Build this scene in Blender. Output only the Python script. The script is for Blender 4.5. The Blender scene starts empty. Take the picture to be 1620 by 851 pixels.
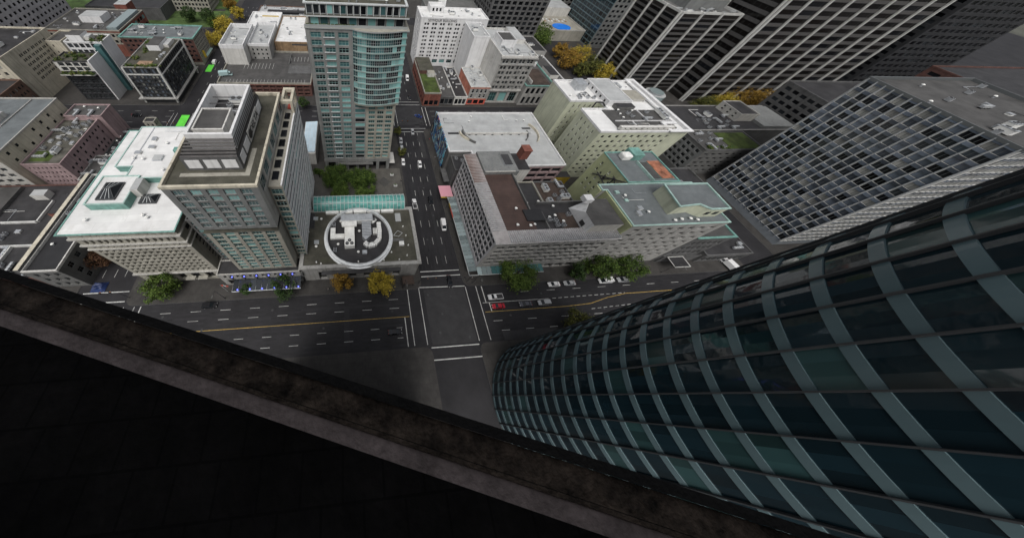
import bpy, bmesh, math, random
from mathutils import Vector, Matrix, noise
rnd = random.Random(7)
D = bpy.data
sc = bpy.context.scene
col = sc.collection
PI = math.pi

# ------------------------------------------------------------------ materials
MATS = {}
def nodes(name):
    m = D.materials.new(name); m.use_nodes = True
    nt = m.node_tree; b = nt.nodes['Principled BSDF']
    return m, nt, b
def surf(name, base, var=.18, scale=.35, rough=.85, bump=.25, stain=0.0, stain_col=None, streak=0.0, metal=0.0, fine=6.0, spec=.35, seam=None):
    """weathered matt surface: two noises, optional stains, optional rain streaks"""
    m, nt, b = nodes(name); N = nt.nodes; L = nt.links
    tc = N.new('ShaderNodeTexCoord')
    n1 = N.new('ShaderNodeTexNoise'); n1.inputs['Scale'].default_value = scale; n1.inputs['Detail'].default_value = 6; n1.inputs['Roughness'].default_value = .65
    n2 = N.new('ShaderNodeTexNoise'); n2.inputs['Scale'].default_value = fine; n2.inputs['Detail'].default_value = 3
    L.new(tc.outputs['Object'], n1.inputs['Vector']); L.new(tc.outputs['Object'], n2.inputs['Vector'])
    r1 = N.new('ShaderNodeValToRGB')
    d = [max(0, c*(1-var*1.5)) for c in base]; u = [min(1, c*(1+var)) for c in base]
    r1.color_ramp.elements[0].position = .32; r1.color_ramp.elements[0].color = (*d, 1)
    r1.color_ramp.elements[1].position = .68; r1.color_ramp.elements[1].color = (*u, 1)
    L.new(n1.outputs['Fac'], r1.inputs['Fac'])
    mx = N.new('ShaderNodeMix'); mx.data_type = 'RGBA'; mx.blend_type = 'OVERLAY'; mx.inputs[0].default_value = min(1, var*1.6)
    L.new(r1.outputs['Color'], mx.inputs[6]); L.new(n2.outputs['Color'], mx.inputs[7])
    bw = N.new('ShaderNodeRGBToBW'); L.new(n2.outputs['Color'], bw.inputs[0]); L.new(bw.outputs[0], mx.inputs[7])
    out = mx.outputs[2]
    if seam:
        bt = N.new('ShaderNodeTexBrick'); bt.inputs['Scale'].default_value = 1; bt.inputs['Brick Width'].default_value = seam[0]; bt.inputs['Row Height'].default_value = seam[1]
        bt.inputs['Mortar Size'].default_value = seam[2]; bt.inputs['Mortar Smooth'].default_value = .3; bt.inputs['Color1'].default_value = (1, 1, 1, 1); bt.inputs['Color2'].default_value = (.93, .93, .93, 1); bt.inputs['Mortar'].default_value = (seam[3],)*3+(1,)
        L.new(tc.outputs['Object'], bt.inputs['Vector'])
        ms = N.new('ShaderNodeMix'); ms.data_type = 'RGBA'; ms.blend_type = 'MULTIPLY'; ms.inputs[0].default_value = 1
        L.new(out, ms.inputs[6]); L.new(bt.outputs['Color'], ms.inputs[7]); out = ms.outputs[2]
    if stain > 0:
        n3 = N.new('ShaderNodeTexNoise'); n3.inputs['Scale'].default_value = .16; n3.inputs['Detail'].default_value = 8; n3.inputs['Roughness'].default_value = .7
        n3.inputs['Distortion'].default_value = .6
        L.new(tc.outputs['Object'], n3.inputs['Vector'])
        r3 = N.new('ShaderNodeValToRGB'); r3.color_ramp.elements[0].position = .5; r3.color_ramp.elements[1].position = .72
        L.new(n3.outputs['Fac'], r3.inputs['Fac'])
        mu = N.new('ShaderNodeMath'); mu.operation = 'MULTIPLY'; mu.inputs[1].default_value = stain; L.new(r3.outputs['Color'], mu.inputs[0])
        m3 = N.new('ShaderNodeMix'); m3.data_type = 'RGBA'; L.new(mu.outputs[0], m3.inputs[0]); L.new(out, m3.inputs[6])
        m3.inputs[7].default_value = (*(stain_col or [c*.45 for c in base]), 1); out = m3.outputs[2]
    if streak > 0:
        mp = N.new('ShaderNodeMapping'); mp.inputs['Scale'].default_value = (1.1, 1.1, .05); L.new(tc.outputs['Object'], mp.inputs['Vector'])
        n4 = N.new('ShaderNodeTexNoise'); n4.inputs['Scale'].default_value = 1.0; n4.inputs['Detail'].default_value = 5; L.new(mp.outputs[0], n4.inputs['Vector'])
        r4 = N.new('ShaderNodeValToRGB'); r4.color_ramp.elements[0].position = .5; r4.color_ramp.elements[1].position = .75; L.new(n4.outputs['Fac'], r4.inputs['Fac'])
        mu = N.new('ShaderNodeMath'); mu.operation = 'MULTIPLY'; mu.inputs[1].default_value = min(.8, streak*1.6); L.new(r4.outputs['Color'], mu.inputs[0])
        m4 = N.new('ShaderNodeMix'); m4.data_type = 'RGBA'; L.new(mu.outputs[0], m4.inputs[0]); L.new(out, m4.inputs[6])
        m4.inputs[7].default_value = (*[c*.4 for c in base], 1); out = m4.outputs[2]
    L.new(out, b.inputs['Base Color'])
    b.inputs['Roughness'].default_value = rough; b.inputs['Metallic'].default_value = metal
    b.inputs['Specular IOR Level'].default_value = spec
    if bump > 0:
        bp = N.new('ShaderNodeBump'); bp.inputs['Strength'].default_value = bump; bp.inputs['Distance'].default_value = .05
        L.new(n2.outputs['Fac'], bp.inputs['Height']); L.new(bp.outputs[0], b.inputs['Normal'])
    MATS[name] = m
    return m
def glassm(name, base, rough=.12, spec=.5, var=.5):
    """opaque reflective window glass with dim rooms behind it; each pane its own tone"""
    m, nt, b = nodes(name); N = nt.nodes; L = nt.links
    oi = N.new('ShaderNodeObjectInfo'); g = N.new('ShaderNodeNewGeometry')
    ad = N.new('ShaderNodeMath'); ad.operation = 'ADD'; L.new(oi.outputs['Random'], ad.inputs[0]); L.new(g.outputs['Random Per Island'], ad.inputs[1])
    fr = N.new('ShaderNodeMath'); fr.operation = 'FRACT'; L.new(ad.outputs[0], fr.inputs[0])
    r = N.new('ShaderNodeValToRGB')
    r.color_ramp.elements[0].color = (*[c*(1-var) for c in base], 1); r.color_ramp.elements[1].color = (*[min(1, c*(1+var)) for c in base], 1)
    L.new(fr.outputs[0], r.inputs['Fac']); L.new(r.outputs['Color'], b.inputs['Base Color'])
    b.inputs['Roughness'].default_value = rough; b.inputs['Specular IOR Level'].default_value = spec
    tc = N.new('ShaderNodeTexCoord'); n = N.new('ShaderNodeTexNoise'); n.inputs['Scale'].default_value = .6
    L.new(tc.outputs['Object'], n.inputs['Vector'])
    bp = N.new('ShaderNodeBump'); bp.inputs['Strength'].default_value = .06; bp.inputs['Distance'].default_value = .3
    L.new(n.outputs['Fac'], bp.inputs['Height']); L.new(bp.outputs[0], b.inputs['Normal'])
    MATS[name] = m
    return m
def paint(name, base, rough=.35, metal=0, spec=.5, emit=0):
    m, nt, b = nodes(name)
    b.inputs['Base Color'].default_value = (*base, 1); b.inputs['Roughness'].default_value = rough; b.inputs['Metallic'].default_value = metal
    b.inputs['Specular IOR Level'].default_value = spec
    if emit: b.inputs['Emission Color'].default_value = (*base, 1); b.inputs['Emission Strength'].default_value = emit
    MATS[name] = m
    return m
def leafm(name, ca, cb, cc):
    m, nt, b = nodes(name); N = nt.nodes; L = nt.links
    g = N.new('ShaderNodeNewGeometry'); tc = N.new('ShaderNodeTexCoord')
    n = N.new('ShaderNodeTexNoise'); n.inputs['Scale'].default_value = .45; n.inputs['Detail'].default_value = 3; L.new(tc.outputs['Object'], n.inputs['Vector'])
    mm = N.new('ShaderNodeMath'); mm.operation = 'MULTIPLY_ADD'; mm.inputs[1].default_value = .45; L.new(g.outputs['Random Per Island'], mm.inputs[0])
    m2 = N.new('ShaderNodeMath'); m2.operation = 'MULTIPLY'; m2.inputs[1].default_value = .6; L.new(n.outputs['Fac'], m2.inputs[0]); L.new(m2.outputs[0], mm.inputs[2])
    r = N.new('ShaderNodeValToRGB'); e = r.color_ramp.elements
    e[0].position = .2; e[0].color = (*ca, 1); e[1].position = .85; e[1].color = (*cc, 1)
    x = e.new(.52); x.color = (*cb, 1)
    L.new(mm.outputs[0], r.inputs['Fac']); L.new(r.outputs['Color'], b.inputs['Base Color']); b.inputs['Roughness'].default_value = .75
    b.inputs['Specular IOR Level'].default_value = .2
    MATS[name] = m

surf('asphalt', (.027, .0262, .0285), var=.22, scale=.09, spec=.2, rough=.62, bump=.15, stain=.35, stain_col=(.02, .02, .022), fine=9)
surf('asphalt_patch', (.022, .022, .024), var=.15, scale=.3, rough=.6, bump=.1)
surf('asphalt_old', (.034, .0335, .035), var=.2, scale=.3, rough=.7, bump=.1)
surf('sidewalk', (.048, .045, .042), seam=(1.8, 1.8, .05, .7), var=.22, scale=.25, rough=.75, stain=.5, bump=.1)
surf('plaza_stone', (.095, .09, .08), seam=(1.2, 1.2, .05, .75), var=.2, scale=.3, rough=.7, stain=.4, bump=.1)
surf('plaza_dark', (.06, .058, .055), var=.2, rough=.7, bump=.1)
surf('earth', (.07, .072, .06), var=.3, scale=.02, rough=.95)
surf('lawn', (.06, .1, .028), var=.4, scale=.15, rough=.95)
surf('line_white', (.56, .56, .54), var=.15, scale=1.2, rough=.6, bump=0, stain=.75, stain_col=(.1, .1, .1)); surf('line_yellow', (.5, .33, .08), var=.2, scale=1.2, rough=.6, bump=0, stain=.6, stain_col=(.12, .09, .05))
surf('bike_green', (.12, .62, .06), var=.15, rough=.7, bump=0)
surf('white_membrane', (.7, .7, .69), seam=(14, 2.4, .05, .8), var=.1, scale=.12, rough=.6, stain=.5, stain_col=(.4, .39, .36), bump=.06)
surf('grey_membrane', (.4, .41, .41), seam=(12, 2.2, .05, .82), var=.14, scale=.15, rough=.6, stain=.4, stain_col=(.3, .3, .29), bump=.06)
surf('blue_grey_roof', (.14, .155, .16), seam=(9, 1.6, .05, .78), var=.2, scale=.18, rough=.55, stain=.5, stain_col=(.1, .108, .11), bump=.06)
surf('tar', (.034, .033, .035), seam=(10, 1.4, .05, .75), var=.28, scale=.2, rough=.6, stain=.4, stain_col=(.06, .058, .057), bump=.1)
surf('tar_light', (.072, .07, .068), seam=(10, 1.5, .05, .8), var=.25, scale=.2, rough=.7, stain=.45, stain_col=(.055, .054, .053), bump=.1)
surf('gravel_roof', (.07, .067, .053), var=.3, scale=.22, rough=.95, stain=.4, stain_col=(.05, .055, .026), bump=.35, fine=4)
surf('brown_roof', (.07, .044, .037), seam=(11, 1.1, .05, .72), var=.2, scale=.2, rough=.6, stain=.3, stain_col=(.06, .04, .036), bump=.1)
surf('brown_gravel', (.06, .043, .035), var=.3, scale=.3, rough=.9, stain=.3, bump=.3)
surf('worn_roof', (.105, .1, .085), var=.4, scale=.25, rough=.95, stain=.75, stain_col=(.035, .037, .022), bump=.4, seam=(6, 1.5, .06, .7)); surf('moss', (.055, .08, .018), var=.4, scale=.25, rough=.95, stain=.45, stain_col=(.06, .055, .035), bump=.5, fine=3)
surf('tan_stone', (.305, .292, .25), var=.14, scale=.2, rough=.85, streak=.3)
surf('pale_stone', (.41, .4, .37), var=.12, scale=.2, rough=.85, streak=.35)
surf('grey_stone', (.31, .305, .29), var=.14, scale=.2, rough=.85, streak=.45)
surf('grey_concrete', (.18, .186, .183), var=.14, scale=.2, rough=.85, streak=.3)
surf('tower_grey', (.215, .22, .213), var=.14, scale=.2, rough=.85, streak=.3); surf('dark_concrete', (.105, .105, .105), var=.2, scale=.2, rough=.85, streak=.4)
surf('mid_concrete', (.125, .125, .121), var=.16, scale=.2, rough=.85, streak=.3)
surf('lilac_grey', (.44, .43, .44), var=.12, scale=.2, rough=.85, streak=.35)
surf('white_plaster', (.68, .68, .68), var=.07, scale=.2, rough=.8, streak=.22)
surf('offwhite_plaster', (.56, .55, .52), var=.1, scale=.2, rough=.8, streak=.35)
surf('cream_plaster', (.53, .49, .395), var=.14, scale=.2, rough=.85, streak=.45)
surf('pale_green_plaster', (.5, .52, .4), var=.09, scale=.2, rough=.85, streak=.3)
surf('yellow_green_plaster', (.4, .43, .25), var=.09, scale=.2, rough=.85, streak=.3)
surf('pink_plaster', (.34, .25, .252), var=.14, scale=.2, rough=.85, streak=.4)
surf('red_brick', (.2, .075, .055), var=.25, scale=.4, rough=.9, streak=.3, bump=.3)
surf('dark_brick', (.115, .058, .048), var=.25, scale=.4, rough=.9, streak=.3)
surf('brown_brick', (.16, .1, .075), var=.2, scale=.4, rough=.9, streak=.3)
surf('tan_brick', (.28, .19, .11), var=.2, scale=.4, rough=.9, streak=.3)
surf('salmon_stucco', (.5, .19, .13), var=.25, scale=.25, rough=.85, streak=.4)
surf('charcoal_panel', (.038, .039, .042), var=.25, scale=.3, rough=.5, streak=.2)
surf('bronze_spandrel', (.02, .018, .017), var=.2, scale=.5, rough=.35, bump=0)
surf('bronze_band', (.085, .082, .08), var=.2, scale=2, rough=.5, bump=0)
surf('copper_green', (.16, .32, .28), var=.25, scale=.4, rough=.6, streak=.3)
surf('pale_copper', (.33, .47, .43), var=.18, scale=.5, rough=.6)
surf('galvanised', (.5, .52, .54), var=.16, scale=.6, rough=.42, metal=.55, bump=.1)
surf('ring_white', (.7, .72, .73), var=.1, rough=.5, bump=0); surf('duct_white', (.76, .76, .73), var=.12, scale=.6, rough=.6, stain=.35, stain_col=(.4, .36, .28), bump=.05)
surf('eave_metal', (.36, .34, .335), var=.15, scale=.5, rough=.5, metal=.2, streak=.2)
surf('eave_rust', (.22, .15, .13), var=.2, scale=.5, rough=.6)
surf('steel_dark', (.05, .05, .052), var=.2, rough=.5, bump=0)
surf('louvre_dark', (.085, .08, .078), var=.2, scale=.5, rough=.6, bump=0)
surf('red_paint', (.55, .1, .07), var=.2, rough=.6)
surf('orange_floor', (.3, .12, .07), stain=.7, stain_col=(.2, .17, .14), var=.5, scale=.5, rough=.8)
surf('blue_tarp', (.015, .03, .1), var=.3, rough=.5)
surf('pool_blue', (.02, .2, .75), var=.1, scale=.4, rough=.15, bump=.05)
surf('planting', (.05, .07, .022), var=.5, scale=.8, rough=1, bump=.6, fine=3)
surf('wood_deck', (.3, .2, .13), var=.2, scale=.5, rough=.8)
surf('ledge_stone', (.075, .056, .042), var=.6, scale=3.0, rough=.95, bump=1.0, fine=14, stain=.6, stain_col=(.02, .016, .013))
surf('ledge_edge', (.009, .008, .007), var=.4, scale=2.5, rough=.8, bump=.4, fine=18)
surf('ledge_sill', (.26, .21, .195), var=.25, scale=2.5, rough=.9, bump=.5, fine=14, stain=.5)
surf('ledge_deck', (.02, .018, .017), seam=(.6, .6, .02, .5), var=.4, scale=.8, rough=.95, bump=.5)
surf('bark', (.06, .045, .034), var=.3, scale=2, rough=.95)
surf('slab_edge', (.27, .35, .335), var=.15, rough=.6, bump=0); surf('stripe_pale', (.52, .52, .5), var=.1, scale=.4, rough=.7, streak=.15)
surf('mullion_grey', (.2, .22, .24), var=.1, rough=.4, bump=0)
glassm('glass_dark', (.009, .01, .012), spec=.3); glassm('glass_grey', (.026, .03, .034), spec=.35); glassm('glass_teal', (.05, .12, .125), spec=.55); glassm('glass_pale_teal', (.2, .4, .385), var=.3)
glassm('glass_deep', (.025, .06, .062), spec=.5); glassm('glass_blind', (.3, .3, .28), rough=.6, var=.3); glassm('glass_brown', (.008, .007, .0065), spec=.25); glassm('glass_office', (.1, .12, .15), rough=.1, var=.6)
glassm('glass_vault', (.1, .3, .27), rough=.18, var=.22); glassm('glass_sky', (.5, .62, .7), rough=.15, var=.08)
glassm('glass_navy', (.008, .022, .03), rough=.06, var=.35, spec=.55); glassm('spandrel_blue', (.11, .165, .18), rough=.22, var=.12)
glassm('glass_canopy', (.22, .27, .275), rough=.25, var=.35)
paint('frame_white', (.5, .52, .52), .5); paint('frame_grey', (.1, .108, .11), .5); paint('frame_pale', (.3, .32, .32), .5); paint('frame_dark', (.045, .047, .05), .5); paint('frame_green', (.2, .32, .31), .5)
paint('pink_panel', (.62, .3, .36), .6); paint('tyre', (.015, .015, .015), .8); paint('rim', (.4, .4, .42), .35, .8); paint('car_glass', (.012, .015, .018), .08); paint('head_lamp', (.7, .7, .68), .2); paint('tail_lamp', (.35, .02, .02), .3)
paint('blue_led', (.13, .16, 1.0), .4, emit=2.5); paint('amber', (1.0, .3, .06), .4, emit=1.6)
paint('letter_dark', (.02, .02, .022), .5); paint('skin', (.45, .28, .2), .6)
for n, c in dict(car_white=(.7, .7, .7), car_black=(.012, .012, .014), car_grey=(.09, .095, .11), car_silver=(.4, .41, .42), car_red=(.42, .015, .03), car_blue=(.03, .06, .2), cab_yellow=(.5, .35, .05), truck_teal=(.4, .55, .55)).items():
    paint(n, c, .25, .15 if n not in ('car_white',) else 0)
for n, c in dict(coat_pale=(.5, .48, .44), coat_dark=(.03, .03, .035), coat_red=(.3, .04, .04), coat_blue=(.05, .09, .22), trousers=(.03, .032, .045)).items(): paint(n, c, .8)
leafm('leaf_green', (.012, .026, .006), (.042, .076, .014), (.11, .16, .03))
leafm('leaf_dark', (.012, .026, .008), (.03, .058, .016), (.065, .1, .028))
leafm('leaf_olive', (.03, .034, .01), (.075, .085, .02), (.15, .14, .035))
leafm('leaf_lime', (.02, .04, .008), (.06, .1, .018), (.13, .18, .04))
leafm('leaf_yellow', (.11, .09, .012), (.33, .25, .03), (.5, .39, .06))
leafm('leaf_orange', (.08, .045, .01), (.22, .13, .024), (.36, .23, .04))
leafm('leaf_rust', (.03, .014, .009), (.07, .033, .018), (.1, .06, .025))
def mural():
    m, nt, b = nodes('mural'); N = nt.nodes; L = nt.links
    tc = N.new('ShaderNodeTexCoord'); mp = N.new('ShaderNodeMapping'); mp.inputs['Scale'].default_value = (.22, .22, .1); L.new(tc.outputs['Object'], mp.inputs['Vector'])
    n = N.new('ShaderNodeTexNoise'); n.inputs['Scale'].default_value = .8; n.inputs['Detail'].default_value = 2; n.inputs['Distortion'].default_value = 2.5; L.new(mp.outputs[0], n.inputs['Vector'])
    v = N.new('ShaderNodeTexVoronoi'); v.inputs['Scale'].default_value = 1.6; L.new(n.outputs['Color'], v.inputs['Vector']); v.inputs['Scale'].default_value = 7
    sp = N.new('ShaderNodeSeparateColor'); L.new(v.outputs['Color'], sp.inputs[0])
    r = N.new('ShaderNodeValToRGB'); r.color_ramp.interpolation = 'CONSTANT'; e = r.color_ramp.elements
    e[0].color = (.01, .03, .12, 1); e[1].position = .28; e[1].color = (.02, .13, .32, 1)
    for p, c in ((.5, (.04, .3, .42)), (.66, (.015, .015, .03)), (.78, (.35, .5, .55)), (.88, (.3, .05, .05)), (.94, (.45, .33, .08))):
        x = e.new(p); x.color = (*c, 1)
    L.new(sp.outputs[0], r.inputs['Fac']); L.new(r.outputs['Color'], b.inputs['Base Color']); b.inputs['Roughness'].default_value = .75
    MATS['mural'] = m
mural()

# ------------------------------------------------------------------ mesh helpers
class MB:
    def __init__(s): s.v = []; s.f = []; s.m = []; s.names = []
    def mi(s, mat):
        if mat not in s.names: s.names.append(mat)
        return s.names.index(mat)
    def face(s, pts, mat):
        i = len(s.v); s.v += [tuple(p) for p in pts]; s.f.append(tuple(range(i, i+len(pts)))); s.m.append(s.mi(mat))
    def box(s, x0, y0, z0, x1, y1, z1, mat, top=None, bottom=True):
        i = len(s.v)
        s.v += [(x0, y0, z0), (x1, y0, z0), (x1, y1, z0), (x0, y1, z0), (x0, y0, z1), (x1, y0, z1), (x1, y1, z1), (x0, y1, z1)]
        a = s.mi(mat); t = s.mi(top) if top else a
        for q, mm in (((4, 5, 6, 7), t), ((0, 1, 5, 4), a), ((1, 2, 6, 5), a), ((2, 3, 7, 6), a), ((3, 0, 4, 7), a)):
            s.f.append(tuple(i+k for k in q)); s.m.append(mm)
        if bottom: s.f.append((i+3, i+2, i+1, i)); s.m.append(a)
    def prism(s, poly, z0, z1, mat, top=None, cap=True):
        n = len(poly); i = len(s.v)
        s.v += [(p[0], p[1], z0) for p in poly] + [(p[0], p[1], z1) for p in poly]
        a = s.mi(mat)
        for k in range(n):
            j = (k+1) % n; s.f.append((i+k, i+j, i+n+j, i+n+k)); s.m.append(a)
        if cap:
            s.f.append(tuple(i+n+k for k in range(n))); s.m.append(s.mi(top) if top else a)
            s.f.append(tuple(i+k for k in reversed(range(n)))); s.m.append(a)
    def loft(s, rings, mat, cap=True, closed=True):
        i = len(s.v); n = len(rings[0]); a = s.mi(mat)
        for r in rings: s.v += [tuple(p) for p in r]
        for k in range(len(rings)-1):
            for j in range(n if closed else n-1):
                q = (j+1) % n
                s.f.append((i+k*n+j, i+k*n+q, i+(k+1)*n+q, i+(k+1)*n+j)); s.m.append(a)
        if cap:
            s.f.append(tuple(i+j for j in reversed(range(n)))); s.m.append(a)
            s.f.append(tuple(i+(len(rings)-1)*n+j for j in range(n))); s.m.append(a)
    def tube(s, p, q, r0, r1, mat, n=8):
        p = Vector(p); q = Vector(q); d = (q-p).normalized()
        u = d.orthogonal().normalized(); w = d.cross(u)
        ring = lambda c, r: [c+u*(r*math.cos(2*PI*k/n))+w*(r*math.sin(2*PI*k/n)) for k in range(n)]
        s.loft([ring(p, r0), ring(q, r1)], mat)
    def cyl(s, x, y, z0, z1, r, mat, n=20, r1=None, top=None):
        r1 = r if r1 is None else r1
        c = lambda z, rr: [(x+rr*math.cos(2*PI*k/n), y+rr*math.sin(2*PI*k/n), z) for k in range(n)]
        s.loft([c(z0, r), c(z1, r1)], mat)
        if top: s.m[-1] = s.mi(top)
    def mesh(s, name, off=(0, 0, 0)):
        me = D.meshes.new(name)
        me.from_pydata([(x-off[0], y-off[1], z-off[2]) for x, y, z in s.v], [], s.f)
        for n in s.names: me.materials.append(MATS[n])
        me.polygons.foreach_set('material_index', s.m); me.update()
        return me
    def build(s, name, parent=None, kind=None, label=None, bevel=0):
        off = wpos(parent) if parent else (0, 0, 0)
        o = D.objects.new(name, s.mesh(name, off)); col.objects.link(o)
        if parent: o.parent = parent
        if kind: o['kind'] = kind
        if label: o['label'] = label
        if bevel:
            md = o.modifiers.new('bevel', 'BEVEL'); md.width = bevel; md.segments = 2; md.limit_method = 'ANGLE'
        return o
def wpos(o):
    p = Vector((0, 0, 0))
    while o is not None: p += o.location; o = o.parent
    return p
def tag(o, label, cat, group=None):
    o['label'] = label; o['category'] = cat
    if group: o['group'] = group
    return o
def thing(name, loc, label, cat, group=None, rz=0):
    o = D.objects.new(name, None); o.empty_display_size = .5; col.objects.link(o)
    o.location = loc; o.rotation_euler = (0, 0, rz)
    return tag(o, label, cat, group)
def put(name, me, parent, loc, rz=0, rot=None):
    """a part that shares mesh data; loc in world"""
    o = D.objects.new(name, me); col.objects.link(o); o.parent = parent
    o.location = Vector(loc)-wpos(parent); o.rotation_euler = rot or (0, 0, rz)
    return o
def kids(o): return KID.get(o.name, [])
def structure(o): o['kind'] = 'structure'; return o

def inset(poly, d):
    """offset a CCW polygon inwards by d"""
    n = len(poly); out = []
    for i in range(n):
        a = Vector(poly[i-1][:2]); b = Vector(poly[i][:2]); c = Vector(poly[(i+1) % n][:2])
        e0 = (b-a).normalized(); e1 = (c-b).normalized()
        n0 = Vector((-e0.y, e0.x)); n1 = Vector((-e1.y, e1.x))
        k = 1+n0.dot(n1)
        out.append(tuple(b+(n0+n1)*(d/max(k, .2))))
    return out
def ring(mb, poly, dout, din, z0, z1, mat):
    """closed band round a CCW polygon, from dout outside its line to din inside"""
    a = inset(poly, -dout); b = inset(poly, din); n = len(poly)
    for k in range(n):
        j = (k+1) % n
        P = lambda q, z: (q[0], q[1], z)
        mb.face([P(a[k], z0), P(a[j], z0), P(a[j], z1), P(a[k], z1)], mat)
        mb.face([P(a[k], z1), P(a[j], z1), P(b[j], z1), P(b[k], z1)], mat)
        mb.face([P(b[j], z0), P(b[k], z0), P(b[k], z1), P(b[j], z1)], mat)
        mb.face([P(a[j], z0), P(a[k], z0), P(b[k], z0), P(b[j], z0)], mat)
def rect(x0, y0, x1, y1): return [(x0, y0), (x1, y0), (x1, y1), (x0, y1)]

# ------------------------------------------------------------------ windows
WIN = {}
STYLES = {   # glass choices, frame, mullions (vertical, horizontal), sill
    'punched': (['glass_dark', 'glass_dark', 'glass_grey', 'glass_dark', 'glass_blind'], 'frame_grey', 1, 1, None),
    'plain': (['glass_dark', 'glass_dark', 'glass_grey'], 'frame_dark', 0, 0, None),
    'sash': (['glass_dark', 'glass_grey', 'glass_dark', 'glass_blind'], 'frame_white', 0, 1, 'frame_white'),
    'hotel2': (['glass_teal', 'glass_grey', 'glass_teal', 'glass_pale_teal', 'glass_dark'], 'frame_white', 2, 1, None),
    'tealdark': (['glass_teal', 'glass_deep', 'glass_dark', 'glass_teal', 'glass_pale_teal'], 'frame_green', 2, 1, None),
    'ribbon': (['glass_pale_teal', 'glass_teal', 'glass_grey', 'glass_dark', 'glass_teal'], 'frame_pale', 0, 0, None),
    'hotel': (['glass_teal', 'glass_teal', 'glass_deep', 'glass_teal', 'glass_pale_teal'], 'frame_pale', 2, 2, None),
    'loft': (['glass_dark', 'glass_grey', 'glass_dark'], 'frame_grey', 2, 1, None),
    'cube': (['glass_dark', 'glass_grey', 'glass_office', 'glass_office', 'glass_blind'], 'frame_grey', 1, 0, None),
    'bronze': (['glass_brown', 'glass_brown', 'glass_dark'], 'frame_dark', 5, 0, None),
    'office': (['glass_office', 'glass_grey', 'glass_office', 'glass_dark', 'glass_blind'], 'frame_grey', 1, 0, None),
    'navy': (['glass_navy', 'glass_navy', 'glass_dark'], 'frame_dark', 0, 0, None),
}
def win_parts(mb, w, h, style, var):
    gl, fr, mv, mh, sill = STYLES[style]
    g = gl[var % len(gl)]; t = min(.12, w*.08)
    mb.face([(-w/2, 0, -h/2), (w/2, 0, -h/2), (w/2, 0, h/2), (-w/2, 0, h/2)], g)
    y = -.05
    def bar(x0, z0, x1, z1):
        mb.face([(x0, y, z0), (x1, y, z0), (x1, y, z1), (x0, y, z1)], fr)
    bar(-w/2, -h/2, -w/2+t, h/2); bar(w/2-t, -h/2, w/2, h/2); bar(-w/2+t, -h/2, w/2-t, -h/2+t); bar(-w/2+t, h/2-t, w/2-t, h/2)
    for k in range(mv):
        x = -w/2+(k+1)*w/(mv+1); bar(x-t/2, -h/2+t, x+t/2, h/2-t)
    y = -.07
    for k in range(mh):
        z = -h/2+(k+1)*h/(mh+1)+(h*.08 if mh == 1 else 0); bar(-w/2+t, z-t/2, w/2-t, z+t/2)
    if sill:
        i0 = -h/2
        mb.box(-w/2-.12, -.34, i0-.16, w/2+.12, -.02, i0-.02, sill)
def win_mesh(w, h, style, var):
    k = (round(w, 2), round(h, 2), style, var)
    if k not in WIN:
        mb = MB(); win_parts(mb, w, h, style, var); WIN[k] = mb.mesh('window')
    return WIN[k]
CAM = Vector((0, 0, 100))
def set_windows(parent, wins, limit=100, name='window'):
    """the 100 largest in the picture as parts, the rest as one part of kind stuff"""
    def size(w):
        p = Vector(w[0]); n = Vector((math.sin(w[3]), -math.cos(w[3]), 0)); v = CAM-p
        return -w[1]*w[2]*max(.001, n.dot(v))/v.length**3
    wins.sort(key=size)
    for p, w, h, a, st, var in wins[:limit]: put(name, win_mesh(w, h, st, var), parent, p, a)
    if len(wins) > limit:
        mb = MB()
        for p, w, h, a, st, var in wins[limit:]:
            t = MB(); win_parts(t, w, h, st, var)
            c, s = math.cos(a), math.sin(a); i = len(mb.v)
            mb.v += [(p[0]+x*c-y*s, p[1]+x*s+y*c, p[2]+z) for x, y, z in t.v]
            for f, m in zip(t.f, t.m):
                mb.f.append(tuple(i+k for k in f)); mb.m.append(mb.mi(t.names[m]))
        mb.build(name, parent, kind='stuff')
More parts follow.
